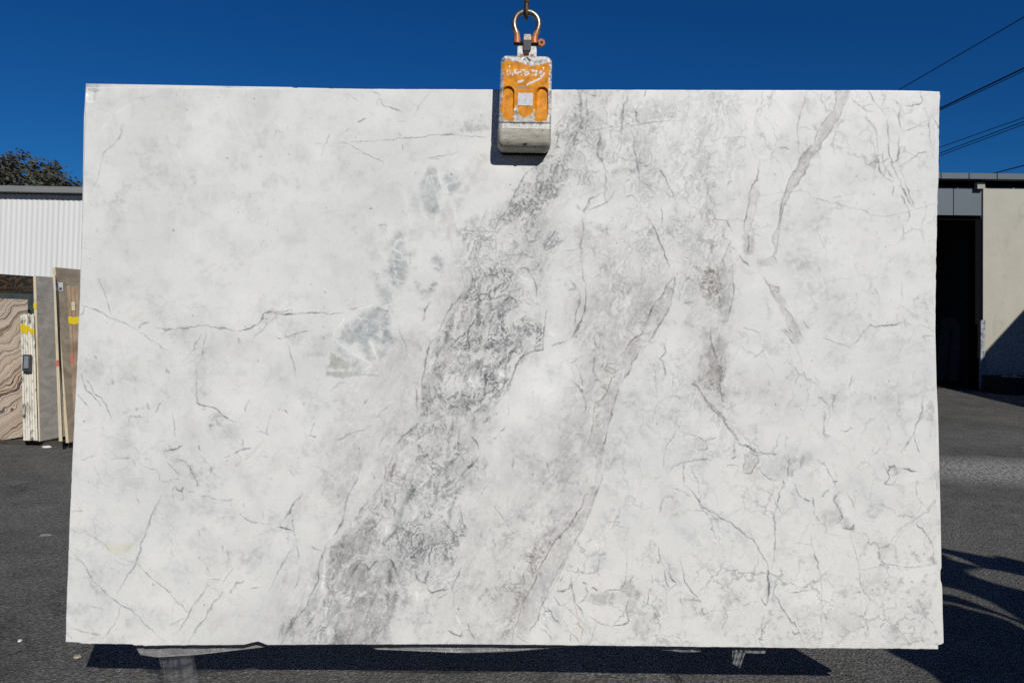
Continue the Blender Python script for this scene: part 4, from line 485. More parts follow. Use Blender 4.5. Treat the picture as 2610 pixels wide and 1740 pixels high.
for ci, (c, r) in enumerate(lob):
    nclump = int(46*(r/.6)**2)
    for j in range(nclump):
        d = rs.normal(size=3); d /= np.linalg.norm(d); rr = r*(rs.uniform(.55, 1.04) if rs.rand() < .75 else rs.uniform(.2, .9)); cc = c+d*rr*np.array((1, 1, .97))
        tone = rs.uniform(.55, 1.25); kind = rs.rand()
        for q_ in range(18):
            p = cc+rs.normal(size=3)*.095; n = rs.normal(size=3); n /= np.linalg.norm(n); u = np.cross(n, (.3, .2, .9)); u /= np.linalg.norm(u)+1e-6; v = np.cross(n, u)
            L = rs.uniform(.045, .085); Wd = L*.45; i0 = len(LV)
            LV += [tuple(p-u*L), tuple(p-v*Wd), tuple(p+u*L), tuple(p+v*Wd)]; LF.append((i0, i0+1, i0+2, i0+3))
            base = np.array((.085, .085, .062)) if kind < .6 else (np.array((.105, .085, .062)) if kind < .85 else np.array((.10, .105, .095)))
            LC += [base*tone*rs.uniform(.75, 1.25)]*4
fm = NM('tree_leaf'); at = fm.n('ShaderNodeAttribute'); at.attribute_name = 'tone'; M_leaf = fm.done(at.outputs['Color'], .7, 0, .15)
org = np.array(tree.location)
lm = bpy.data.meshes.new('crown'); lm.from_pydata([tuple(np.array(v)-org) for v in LV], [], LF); lm.materials.append(M_leaf)
lo_ = bpy.data.objects.new('crown', lm); link(lo_, tree); paint_attr(lo_, 'tone', np.array(LC, np.float32))

# ---- overhead lines
M_wire = simple('black_cable', (.016, .022, .034), .6)
def cable(label, a, b, r, twin=False):
    d = b-a; s0 = a-d*.35; s1 = b+d*1.2; pts = []
    for i in range(25):
        t = i/24; p = s0.lerp(s1, t); pts.append(p)
    mb = MB().tube(pts, r, 6)
    if twin: mb.tube([p+Vector((0, .02, -.055-.05*math.sin(math.pi*i/24))) for i, p in enumerate(pts)], r*.5, 6)
    ob = mesh('power_line', mb.v, mb.f, M_wire, None, True, origin=tuple(s0))
    tag(ob, label, 'power line', 'overhead power lines at the right')
cable('uppermost dark overhead cable, ending behind the slab top', P(2297, 226, 34), P(2610, 44, 29), .022)
cable('thick double overhead cable meeting the slab upper right corner', P(2400, 275, 32), P(2610, 174, 28), .034, True)
cable('thin overhead cable, upper one of the close set of three', P(2400, 374, 42), P(2610, 300, 37), .020)
cable('thin overhead cable, middle one of the close set of three', P(2400, 389, 42), P(2610, 310, 37), .024)
cable('thin overhead cable, lower one of the close set of three', P(2400, 395.5, 42), P(2610, 317.5, 37), .020)
cable('lowest overhead cable, dipping behind the warehouse roof edge', P(2540, 440, 44), P(2610, 422, 40), .034)

# ================================================================ HERO SLAB
YS = 2.74
TL_ = [(219, 214), (216.5, 245), (216, 262), (213.5, 380), (211, 477), (204, 710), (194, 954), (185, 1132), (175, 1365), (170, 1500), (166, 1634)]
TR_ = [(2396, 233), (2394.5, 300), (2393, 444), (2388, 577), (2385, 777), (2383.5, 943), (2385, 1110), (2388, 1332), (2391, 1652.5)]
TT_ = [(219, 222), (300, 222.5), (560, 224.2), (745, 225.2), (1000, 227), (1270, 228), (1900, 229.5), (2250, 230), (2340, 231), (2396, 233.5)]
TB_ = [(166, 1636), (196, 1637.5), (206, 1640), (230, 1641), (240, 1640), (335, 1642), (342, 1645), (362, 1644.5), (366, 1646), (420, 1645), (620, 1643), (645, 1637), (656, 1634.5), (664, 1637), (680, 1643.5), (900, 1642.5), (1200, 1642), (1500, 1645), (1740, 1648), (2000, 1651), (2391, 1654)]
rj = np.random.RandomState(8)
def curve(pts, key, n, jit, tail=None):
    a = np.array(pts, float); t = np.linspace(a[0, key], a[-1, key], n); o = np.interp(t, a[:, key], a[:, 1-key])
    j = np.zeros(n); k_ = np.arange(n)
    for s, am in ((9, .5), (31, .35), (3, .35)): j += am*np.interp(k_, np.arange(0, n+s, s), rj.normal(size=len(np.arange(0, n+s, s))))
    return t, o+j*jit
NU, NV = 1340, 866
lt, lx = curve(TL_, 1, NV, .45); rt, rx = curve(TR_, 1, NV, .7)
tt, ty = curve(TT_, 0, NU, .25); bt, by_ = curve(TB_, 0, NU, .5)
def coons(inset):
    u = np.linspace(0, 1, NU)[None, :]; v = np.linspace(0, 1, NV)[:, None]
    Lx, Rx, Ty, By = lx+inset, rx-inset, ty+inset, by_-inset
    x = Lx[:, None]*(1-u)+Rx[:, None]*u+0*v
    y = Ty[None, :]*(1-v)+By[None, :]*v+0*u
    return x, y
gx, gy = coons(1.5); ox_, oy_ = coons(0.)
# chipped corner, as on the stone
FX = np.linspace(140, 2420, 1600); FY = np.linspace(196, 1668, 1034); XX, YY = np.meshgrid(FX, FY)
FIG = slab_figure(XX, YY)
def figure_at(x, y):
    fx = np.clip((x-FX[0])/(FX[1]-FX[0]), 0, len(FX)-1.001); fy = np.clip((y-FY[0])/(FY[1]-FY[0]), 0, len(FY)-1.001)
    i = fx.astype(int); j = fy.astype(int); a = (fx-i)[..., None]; b = (fy-j)[..., None]
    return FIG[j, i]*(1-a)*(1-b)+FIG[j, i+1]*a*(1-b)+FIG[j+1, i]*(1-a)*b+FIG[j+1, i+1]*a*b
def to_plane(x, y, Y):
    Rn = np.array(R3); v = np.stack([(x-PX0)/F, -(y-PY0)/F, -np.ones_like(x)], -1) @ Rn.T
    p = v*(Y/v[..., 1:2]); p[..., 2] += CAMZ; return p
fr = to_plane(gx, gy, YS).reshape(-1, 3)
ring = [(0, i) for i in range(NU)]+[(j, NU-1) for j in range(1, NV)]+[(NV-1, i) for i in range(NU-2, -1, -1)]+[(j, 0) for j in range(NV-2, 0, -1)]
rj_ = np.array([r[0] for r in ring]); ri_ = np.array([r[1] for r in ring])
r1 = to_plane(ox_[rj_, ri_], oy_[rj_, ri_], YS); r1[:, 1] += .0022
r2 = r1.copy(); r2[:, 1] = YS+.020
chip = np.exp(-(((gx-228)/22)**2+((gy-236)/24)**2)); chipn = fbm(gx.astype(np.float32), gy.astype(np.float32), 22, 3, 91)
frd = (np.clip(chip-.35+.5*chipn, 0, 1)*.010*(chip > .05)).reshape(-1)
fr[:, 1] += frd
sc0 = 1.08
SV = np.concatenate([fr, r1, r2]); nF = NU*NV; nR = len(ring)
idx = np.arange(nF).reshape(NV, NU)
quads = np.stack([idx[:-1, :-1], idx[1:, :-1], idx[1:, 1:], idx[:-1, 1:]], -1).reshape(-1, 4)
ringf = idx[rj_, ri_]; nx = np.roll(np.arange(nR), -1)
q1 = np.stack([ringf, ringf[nx], nF+nx, nF+np.arange(nR)], -1); q2 = np.stack([nF+np.arange(nR), nF+nx, nF+nR+nx, nF+nR+np.arange(nR)], -1)
allq = np.concatenate([quads, q1, q2]).astype(np.int32)
def fast_mesh(name, V, Q, mat, origin, back=None):
    m = bpy.data.meshes.new(name); V = V-np.array(origin); nb = 1 if back is not None else 0
    m.vertices.add(len(V)); m.vertices.foreach_set('co', V.astype(np.float32).ravel())
    loops = Q.ravel(); st = np.arange(0, len(loops), 4)
    if nb: st = np.append(st, len(loops)); loops = np.concatenate([loops, back])
    m.loops.add(len(loops)); m.loops.foreach_set('vertex_index', loops.astype(np.int32))
    m.polygons.add(len(st)); m.polygons.foreach_set('loop_start', st.astype(np.int32))
    m.update(calc_edges=True); m.validate(); m.materials.append(mat)
    return bpy.data.objects.new(name, m)
def marble_mat():
    m = NM('polished_marble'); at = m.n('ShaderNodeAttribute'); at.attribute_name = 'stone'
    c = m.mix(1, at.outputs['Color'], m.ramp(m.noise(260, 3, .7), [(.25, .965), (.75, 1.035)]), 'MULTIPLY')
    m.bump(m.noise(120, 4, .6), .04, .001)
    return m.done(c, .38, 0, .35)
M_marble = marble_mat()
so_ = tuple((fr[idx[NV-1, 0]]+fr[idx[NV-1, NU-1]])/2)
slab = fast_mesh('marble_slab', SV, allq, M_marble, so_, (nF+nR+np.arange(nR))[::1]); slab.location = so_; link(slab)
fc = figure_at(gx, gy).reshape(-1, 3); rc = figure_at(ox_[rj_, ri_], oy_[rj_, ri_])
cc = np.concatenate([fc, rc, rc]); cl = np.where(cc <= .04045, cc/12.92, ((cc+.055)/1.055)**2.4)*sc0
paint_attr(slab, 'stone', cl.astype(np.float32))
tag(slab, 'large white marble slab with grey diagonal veining, hanging from the orange clamp', 'stone slab')

# twin slab hanging behind it: peeks out along the upper left and lower right edges
YB = YS+.024
bk = [(219, 213.5), (214, 300), (211, 480), (196, 1000), (188, 1200), (190, 1500), (250, 1600), (600, 1628), (660, 1631), (1000, 1636), (1400, 1637), (2000, 1640), (2393, 1642), (2398, 1641), (2403, 1638.5), (2405, 1636), (2404, 1600), (2402.5, 1560), (2401.5, 1500), (2400.5, 1488), (2397, 1477), (2396.5, 1460), (2397, 1452), (2399.5, 1446), (2398.5, 1380), (2397, 1300), (2394.5, 1200), (2391, 1060), (2387, 980), (2383, 800), (2387, 500), (2390, 260), (2300, 236), (1500, 234), (1000, 229), (905, 226.5), (850, 225.8), (846, 226.8), (838, 225.4), (760, 223.6), (756, 225), (748, 224), (744, 222.4), (560, 219.5), (400, 216.5)]
mB = NM('rough_marble'); cB = mB.ramp(mB.noise(7, 6, .62), [(.34, (.44, .44, .43)), (.46, (.70, .70, .68)), (.7, (.78, .78, .76))]); mB.bump(mB.noise(60, 4), .2, .004); M_marB = mB.done(cB, .55)
bb = MB(); bb.prism([P(x, y, YB) for x, y in bk], (0, .02, 0))
slab2 = mesh('marble_slab', bb.v, bb.f, M_marB, None, False, origin=tuple(P(1290, 1637, YB)))
tag(slab2, 'second white marble slab hidden behind the veined one, only its edges showing', 'stone slab')

# ================================================================ CLAMP, SHACKLE, HOOK
YC = YS-.086; S_ = YC/F; CO = P(1200+502/3.5636, 230, YC)
def Z(zx, zy, d=0.):                                                # clamp drawing units to world; d = towards the viewer, metres
    return CO+Vector(((zx-502)/3.5636*S_, -d, -(zy-230*3.5636)/3.5636*S_))
ZU = S_/3.5636
clamp = thing('slab_clamp', 'worn orange steel slab clamp gripping the top edge of the marble', 'lifting clamp', tuple(Z(502, 1355)))
def attr_metal(name):
    m = NM(name); a = m.n('ShaderNodeAttribute'); a.attribute_name = 'paint'; b = m.n('ShaderNodeAttribute'); b.attribute_name = 'metal'
    c = m.mix(1, a.outputs['Color'], m.ramp(m.noise(300, 3, .6), [(.3, .93), (.7, 1.05)]), 'MULTIPLY')
    m.l(b.outputs['Fac'], m.b.inputs['Metallic']); m.bump(m.noise(260, 3, .6), .10, .0006); return m.done(c, .5, 0, .25)
M_cl = attr_metal('worn_orange_paint')
nu, nv = 150, 220
y0c, y1c = 497, 1172
zxg = np.zeros((nv, nu)); zyg = np.zeros((nv, nu)); dg = np.zeros((nv, nu))
vv = np.linspace(0, 1, nv); yy = y0c+(y1c-y0c)*(vv**1.0)
cr_ = 62.
for j in range(nv):
    dy = yy[j]-y0c; half = 242-6*(1-vv[j])
    if dy < cr_: half -= cr_-math.sqrt(max(cr_**2-(cr_-dy)**2, 0))
    half = max(half, 30); zxg[j] = 500-1*vv[j]*3+np.linspace(-1, 1, nu)*half; zyg[j] = yy[j]
ed_ = np.minimum(np.minimum((zxg-zxg[:, :1]), (zxg[:, -1:]-zxg)), (zyg-y0c)*1.0); ed_ = np.minimum(ed_, 40)
dg = -.011*(1-np.sqrt(np.clip(1-(1-ed_/40)**2, 0, 1)))
N32 = lambda sc, o, sd: fbm(zxg.astype(np.float32), zyg.astype(np.float32), sc, o, sd)
def arch(x0, x1):
    xm = (x0+x1)/2; r = (x1-x0)/2; yt = 785+r
    d = np.where(zyg < yt, r-np.hypot(zxg-xm, zyg-yt), r-np.abs(zxg-xm)); fade = 1-sstep(880, 1090, zyg)
    return sstep(0, 12, d), fade, d
for x0, x1 in ((284, 396), (596, 708)):
    s_, f_, d_ = arch(x0, x1); dg -= .0085*s_*f_; dg += .0016*np.exp(-(d_/7)**2)*f_
dg -= .003*sstep(1128, 1136, zyg)*(1-sstep(1168, 1176, zyg))+.004*np.exp(-((zyg-1126)/6)**2)
vn = np.clip(1-np.abs(zxg-502)/(40-.0*zyg)-(np.abs(zyg-545)/40), 0, 1); dg -= .006*sstep(0, .3, vn)
dg += .0003*N32(60, 2, 5)
opoly = [(268, 575), (330, 545), (440, 556), (500, 578), (560, 590), (640, 566), (728, 556), (718, 700), (702, 900), (722, 985), (700, 1100), (640, 1112), (572, 1104), (582, 1000), (548, 1060), (492, 1082), (440, 1052), (425, 985), (404, 960), (398, 1104), (340, 1112), (280, 1072), (262, 1000), (284, 900), (292, 700)]
pd = poly_sd(zxg.astype(np.float32), zyg.astype(np.float32), opoly)-5+22*N32(30, 4, 6)+10*N32(9, 3, 7)
om = sstep(-2, 3, pd)
scr = sstep(.0, .1, N32(24, 4, 8)+.04)*((zyg > 628)*(zyg < 690)*(zxg > 322)*(zxg < 670))
l2 = line_d(zxg.astype(np.float32), zyg.astype(np.float32), [(515, 765), (560, 745), (605, 722), (640, 700)]); scr = np.maximum(scr, (l2+16*N32(12, 3, 9) < 9)*1.)
l3 = line_d(zxg.astype(np.float32), zyg.astype(np.float32), [(430, 745), (468, 735)]); scr = np.maximum(scr, (l3+18*N32(12, 3, 10) < 10)*1.)
l4 = line_d(zxg.astype(np.float32), zyg.astype(np.float32), [(405, 800), (440, 795), (505, 800)]); pit = (l4+22*N32(12, 3, 12) < 8)*1.
spk = (N32(7, 2, 13) > .42)*1.
org_c = np.array(lin((230, 147, 2)))*1.0; sil = np.array((.62, .62, .60)); wht = np.array((.80, .79, .76))
grim = np.clip(.70+.8*N32(44, 3, 14)+.5*(ed_ < 26)*sstep(-.1, .3, N32(20, 3, 19)), .35, 1.5)[..., None]
dirt = np.clip(1-.6*sstep(.1, .5, N32(40, 4, 17)), .4, 1)[..., None]
pc = om[..., None]*(org_c*np.clip(.9+.5*N32(60, 3, 15), .6, 1.15)[..., None])+(1-om[..., None])*(sil*grim)
mt = (1-om)*.30
pc = np.where((scr*om)[..., None] > .5, wht*dirt, pc); mt = np.where(scr > .5, 0, mt)
pc = np.where(((pit+spk*.0)*om)[..., None] > .5, np.array((.32, .29, .27)), pc)
pc = np.where((spk*om)[..., None] > .5, pc*.45, pc)
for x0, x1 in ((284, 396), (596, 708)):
    d_ = arch(x0, x1)[2]; cre = np.exp(-((d_-7)/9)**2)*(zyg < 838)*sstep(-.35, .1, N32(30, 3, 23)); pc = pc*(1-.55*cre[..., None])  # arch-top crescent of shade and chipped paint, darkened into the colour
bandm = (zyg > 1136)*(zyg < 1170); pc = np.where(bandm[..., None] > 0, np.array((.74, .73, .70))*np.clip(.8+.9*N32(11, 3, 16), .35, 1.)[..., None], pc); mt = np.where(bandm, .2, mt)
pts = np.zeros((nv, nu, 3)); pts[..., 0] = CO.x+(zxg-502)*ZU; pts[..., 1] = CO.y-dg; pts[..., 2] = CO.z-(zyg-230*3.5636)*ZU
fv = pts.reshape(-1, 3); id2 = np.arange(nu*nv).reshape(nv, nu)
rg = [(0, i) for i in range(nu)]+[(j, nu-1) for j in range(1, nv)]+[(nv-1, i) for i in range(nu-2, -1, -1)]+[(j, 0) for j in range(nv-2, 0, -1)]
a0 = np.array([r[0] for r in rg]); a1 = np.array([r[1] for r in rg]); bk2 = pts[a0, a1].copy(); bk2[:, 1] = YS-.006
qs = np.stack([id2[:-1, :-1], id2[1:, :-1], id2[1:, 1:], id2[:-1, 1:]], -1).reshape(-1, 4); rr0 = id2[a0, a1]; n2 = np.roll(np.arange(len(rg)), -1); nFc = nu*nv
qs = np.concatenate([qs, np.stack([rr0, rr0[n2], nFc+n2, nFc+np.arange(len(rg))], -1)])
co_ = tuple(clamp.location)
body = fast_mesh('clamp_body', np.concatenate([fv, bk2]), qs, M_cl, co_, nFc+np.arange(len(rg))); link(body, clamp)
for p in body.data.polygons: p.use_smooth = True
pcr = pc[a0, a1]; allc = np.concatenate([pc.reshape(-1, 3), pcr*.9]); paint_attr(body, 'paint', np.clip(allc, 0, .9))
ma = body.data.attributes.new('metal', 'FLOAT', 'POINT'); ma.data.foreach_set('value', np.concatenate([mt.reshape(-1), mt[a0, a1]]).astype(np.float32))
M_steel = simple('dull_steel', (.42, .41, .39), .38, .85, .35, 90, .3); M_rust = simple('rusty_steel', (.20, .12, .065), .6, .35, .4, 120, .4)
M_orp = simple('orange_brown_paint', lin((178, 104, 48)), .5, 0, .35, 140, .3); M_blk = simple('black_rubber', (.012, .012, .012), .8)
# printed plate
def plate_mat():
    m = NM('worn_label'); f = m.noise(190, 3, .6); c = m.ramp(f, [(.30, lin((90, 90, 96))), (.40, lin((190, 192, 198))), (.60, lin((200, 202, 207))), (.68, lin((205, 130, 80)))]); return m.done(c, .5, .2)
bev(MB().prism([Z(426, 965, -.001), Z(566, 966, -.001), Z(567, 846, -.001), Z(427, 846, -.001)], (0, -.0025, 0)).build('data_plate', plate_mat(), clamp), .0008)
for zx, zy in ((346, 608), (655, 615)):
    MB().tube([Z(zx, zy, -.002), Z(zx, zy, .0025)], .0032, 10).build('rivet', M_steel, clamp)
# rubber jaw
def foot_mat():
    m = NM('scuffed_grey_rubber'); a = m.noise(40, 5, .7, m.mapv((.5, 1, 2.4))); c = m.ramp(a, [(.25, lin((126, 123, 113))), (.55, lin((174, 170, 158))), (.75, lin((200, 196, 184)))])
    e = m.noise(90, 4, .7); c = m.mix(m.ramp(e, [(.60, 0.), (.70, .8)]), c, lin((70, 66, 58))); m.bump(m.noise(60, 5, .7), .5, .003); return m.done(c, .75, 0, .25)
fb = bmesh.new(); nxs, nzs = 26, 14; FVv = []; FFf = []
prof = [(1160, -.012), (1168, -.004), (1180, .002), (1205, .006), (1245, .008), (1285, .007), (1315, .002), (1340, -.010), (1352, -.026), (1357, -.046)]
def hw(zy): return 246-(0 if zy < 1300 else 40*((zy-1300)/57)**2.2)
for zy, d in prof:
    w_ = hw(zy)
    for i in range(nxs+1):
        t = -1+2*i/nxs; x = 493+w_*(math.copysign(abs(t)**.85, t)); e = max(0, (abs(t)-.84)/.16); FVv.append(Z(x, zy, d-.022*e*e))
    # closes back to the slab
for zy, d in (prof[-1], prof[0]):
    w_ = hw(zy)
n1 = nxs+1
for j in range(len(prof)-1):
    for i in range(nxs): FFf.append((j*n1+i, j*n1+i+1, (j+1)*n1+i+1, (j+1)*n1+i))
ringi = [i for i in range(n1)]+[j*n1+nxs for j in range(1, len(prof))]+[(len(prof)-1)*n1+i for i in range(nxs-1, -1, -1)]+[j*n1 for j in range(len(prof)-2, 0, -1)]
b0 = len(FVv)
for r_ in ringi: v = FVv[r_].copy(); v.y = YS-.010; FVv.append(v)
for a_ in range(len(ringi)): b_ = (a_+1) % len(ringi); FFf.append((ringi[a_], ringi[b_], b0+b_, b0+a_))
FFf.append(tuple(range(b0, b0+len(ringi))))
mesh('jaw_cover', FVv, FFf, foot_mat(), clamp, True)
bev(MB().prism([Z(266, 1200, -.072), Z(266, 1345, -.072), Z(300, 1377, -.072), Z(700, 1377, -.072), Z(722, 1345, -.072), Z(722, 1200, -.072)], (0, .0135, 0)).build('grip_pad', M_blk, clamp), .002)
MB().prism([Z(486, 1312, .0042), Z(524, 1310, .0042), Z(514, 1325, .0028), Z(484, 1325, .0028)], (0, .003, 0)).build('drain_slot', M_blk, clamp)
# bridge over the slab top and the rear jaw
MB().prism([Z(300, 520, -.035), Z(700, 520, -.035), Z(700, 790, -.035), Z(300, 790, -.035)], (0, .115, 0)).build('yoke', M_steel, clamp)
MB().prism([Z(270, 560, -.140), Z(730, 560, -.140), Z(730, 1340, -.140), Z(270, 1340, -.140)], (0, .05, 0)).build('rear_jaw', M_orp, clamp)
# lifting bracket
bev(MB().prism([Z(414, 500, -.020), Z(594, 500, -.020), Z(594, 402, -.020), Z(560, 384, -.020), Z(440, 384, -.020), Z(414, 402, -.020)], (0, .012, 0)).build('bracket', simple('galvanised_steel', (.42, .43, .44), .45, .45, .35, 60, .1), clamp), .001)
MB().prism([Z(470, 478, -.0175), Z(524, 476, -.0175), Z(524, 440, -.0175), Z(494, 430, -.0175), Z(470, 446, -.0175)], (0, -.003, 0)).build('slot_shade_plate', simple('slot_shade_brown', (.05, .02, .015), .8), clamp)  # dark plate stands in for the shade inside the open slot
for x0 in (440, 530):
    bev(MB().prism([Z(x0, 500, -.016), Z(x0+40, 500, -.016), Z(x0+36, 474, -.016), Z(x0+6, 474, -.016)], (0, -.004, 0)).build('bolt', M_orp, clamp), .001)
bev(MB().prism([Z(469, 402, -.012), Z(541, 402, -.012), Z(541, 296, -.012), Z(532, 286, -.012), Z(478, 286, -.012), Z(469, 296, -.012)], (0, .016, 0)).build('lug', simple('brassy_steel', (.30, .25, .19), .4, .7, .4, 120, .3), clamp), .002)
MB().prism([Z(471, 440, -.0155), Z(540, 440, -.0155), Z(541, 345, -.0115), Z(470, 345, -.0115)], (0, -.003, 0)).build('lug_plate', simple('dark_grey_steel', (.12, .125, .13), .4, .7), clamp)
# shackle
shk = thing('bow_shackle', 'steel bow shackle with worn orange ears joining clamp to hook', 'shackle', tuple(Z(502, 368, -.02)))
bow = [(411, 372), (411, 330), (405, 280), (386, 225), (382, 170), (400, 118), (440, 84), (497, 74), (552, 88), (592, 128), (608, 182), (600, 238), (580, 286), (570, 330), (571, 372)]
bs = spline([Z(x, y, -.020) for x, y in bow], 5); rr_ = []
for p in bs:
    zy = (CO.z-p.z)/ZU+230*3.5636; rr_.append((27+8*max(0, (zy-300)/72))*ZU)
bb = MB().tube(bs, rr_, 14)
def bow_mat():
    m = NM('shackle_steel'); a = m.n('ShaderNodeAttribute'); a.attribute_name = 'paint'; c = m.mix(1, a.outputs['Color'], m.ramp(m.noise(160, 4, .7), [(.3, .6), (.7, 1.25)]), 'MULTIPLY')
    m.l(a.outputs['Alpha'], m.b.inputs['Metallic']); m.bump(m.noise(300, 4), .3, .001); return m.done(c, .36, .6)
bo = mesh('bow', bb.v, bb.f, bow_mat(), shk, True)
cs = []; rq = np.random.RandomState(3)
for v in bb.v:
    zy = (CO.z-v.z)/ZU+230*3.5636; t = min(1, max(0, (zy-245+30*math.sin(v.x*700))/40)); cs.append(np.array((.34, .31, .27))*(1-t)*rq.uniform(.75,1.2)+np.array(lin((196, 116, 58)))*t)
ca_ = bo.data.attributes.new('paint', 'FLOAT_COLOR', 'POINT'); arr = np.ones((len(bb.v), 4), np.float32); arr[:, :3] = cs
arr[:, 3] = [.85*(1-min(1, max(0, ((CO.z-v.z)/ZU+230*3.5636-245)/40))) for v in bb.v]; ca_.data.foreach_set('color', arr.ravel())
MB().tube([Z(380, 368, -.020), Z(612, 368, -.020)], 21*ZU, 12).build('pin', simple('dark_pin', (.05, .04, .035), .5, .6), shk, True)
hx = (Z(640, 369, -.004)-Z(625, 369, -.022)).normalized(); c0 = Z(622, 369, -.024)
hb = MB(); hb.tube([c0, c0+hx*.019], 38*ZU, 6); bev(hb.build('bolt_head', M_orp, shk), .0008)
MB().tube([c0+hx*.0185, c0+hx*.0197], 14*ZU, 10).build('bolt_hole', simple('hole_dark', (.03, .02, .015), .8), shk)
# hook: seen edge-on, curve runs away from the viewer
hk = thing('crane_hook', 'brown steel crane hook at top centre holding the shackle', 'hook', tuple(Z(492, 150, -.02)))
hc = Z(492, 60, -.020); path = []; rad = []
for i in range(40):
    t = i/39; a_ = math.radians(-200+t*290)
    path.append(hc+Vector((0, math.cos(a_)*.030, math.sin(a_)*.030+.003))); rad.append((10+14*min(1, t*1.4))*ZU)
top = path[-1]
path2 = path+[top+Vector((0, -.004, .03)), top+Vector((0, 0, .09)), top+Vector((0, 0, .16))]; rad2 = rad+[25*ZU]*3
hb = MB().tube(path2, rad2, 12); hb.build('hook', M_rust, hk, True)
tpt = path2[-1]; MB().tube([tpt-Vector((0, 0, .01)), tpt+Vector((0, 0, .05))], .028, 16).build('swivel', M_steel, hk)
MB().tube([tpt+Vector((0, 0, .05)), tpt+Vector((0, 0, 4.5))], .006, 8).build('wire_rope', M_steel, hk)

# ================================================================ PLASTIC FILM UNDER THE SLABS
def film_mat(name, c, op):
    m = NM(name); m.done(c, .18, 0, .5); tr = m.n('ShaderNodeBsdfTransparent'); mx = m.n('ShaderNodeMixShader'); out = m.t.nodes['Material Output']
    f = m.ramp(m.noise(16, 4, .6), [(.3, op*.75), (.7, min(1, op*1.25))]); m.l(f, mx.inputs[0]); m.l(tr.outputs[0], mx.inputs[1]); m.l(m.b.outputs[0], mx.inputs[2]); m.l(mx.outputs[0], out.inputs['Surface']); m.bump(m.noise(34, 4, .65), .6, .02); return m.m
M_film = film_mat('grey_plastic_film', (.42, .42, .42), .55); M_clear = film_mat('clear_plastic_film', (.62, .63, .64), .30); M_bag = film_mat('thin_clear_film', (.66, .67, .68), .11)
def film(label, quadpts, Y, mat, wav=.006, n=28, m_=8, seed=1):
    top, bot = quadpts; tp = np.array(top, float); bt_ = np.array(bot, float); V = []; Fc = []; r = np.random.RandomState(seed); ph = r.rand(4)*6
    for j in range(m_+1):
        for i in range(n+1):
            u = i/n; v = j/m_
            tx = np.interp(u, np.linspace(0, 1, len(tp)), tp[:, 0]); ty_ = np.interp(u, np.linspace(0, 1, len(tp)), tp[:, 1]); bx = np.interp(u, np.linspace(0, 1, len(bt_)), bt_[:, 0]); by2 = np.interp(u, np.linspace(0, 1, len(bt_)), bt_[:, 1])
            V.append(P(tx+(bx-tx)*v, ty_+(by2-ty_)*v, Y+wav*(math.sin(u*19+ph[0]+v*2)+.35*math.sin(u*31+ph[1])+.7*math.sin(v*17+u*5+ph[2]))))
    for j in range(m_):
        for i in range(n): Fc.append((j*(n+1)+i, j*(n+1)+i+1, (j+1)*(n+1)+i+1, (j+1)*(n+1)+i))
    o = mesh('plastic_film', V, Fc, mat, None, True, origin=tuple(V[0])); tag(o, label, 'plastic film', 'torn plastic film under the slabs'); return o
YF = YB+.028
film('long grey film strip under the lower left edge', ([(340, 1638), (500, 1640), (690, 1640)], [(358, 1668), (400, 1674), (500, 1668), (690, 1646)]), YF, M_film, .003, seed=2)
film('clear film sheet hanging lowest, left of centre near the ground', ([(400, 1660), (440, 1664), (492, 1660)], [(418, 1728), (424, 1739), (440, 1744), (470, 1745), (494, 1741), (506, 1732)]), YF+.05, M_bag, .009, 26, 22, seed=3)
film('grey film strip under the middle of the bottom edge', ([(915, 1637), (1200, 1638), (1480, 1640)], [(960, 1654), (1180, 1663), (1300, 1660), (1480, 1645)]), YF, M_film, .003, seed=4)
film('shiny clear film scrap under the bottom edge right of centre', ([(1650, 1642), (1785, 1644)], [(1660, 1652), (1740, 1662), (1786, 1660)]), YF, M_clear, .006, seed=5)
film('twisted clear film tail dangling near the lower right corner', ([(1868, 1645), (1905, 1648)], [(1864, 1688), (1886, 1702)]), YF, M_clear, .012, 12, 10, seed=6)
film('flat clear film scrap at the lower right edge', ([(1905, 1645), (1955, 1648)], [(1900, 1664), (1950, 1664)]), YF, M_clear, .006, 12, 5, seed=7)

# ================================================================ STONE SLABS LEANING BY THE SHED
def stone(name, stops, scale, dist=1.5, vs=(1, 1, 1), rough=.45, rot=(0, 0, 0), gain=1.0):
    m = NM(name); f = m.noise(scale, 6, .62, m.mapv(vs, rot), dist); return m.done(m.mix(1, m.ramp(f, stops), (gain, gain, gain), 'MULTIPLY'), rough, 0, .3)
M_cedge = stone('sawn_edge', [(.3, lin((190, 176, 146))), (.55, lin((214, 202, 176))), (.75, lin((178, 160, 128)))], 9, .5, (1, 1, .4), .75)
M_grey = stone('grey_marble', [(.28, lin((118, 114, 108))), (.5, lin((136, 133, 129))), (.75, lin((152, 150, 146))), (.80, lin((172, 168, 160)))], 3.4, 2.2, (1, 1, 1.8), gain=1.6)
M_brown = stone('brown_marble', [(.25, lin((88, 78, 64))), (.5, lin((117, 107, 92))), (.75, lin((140, 130, 114)))], 2.8, 1.6, (1, 1, 1.8), gain=1.7)
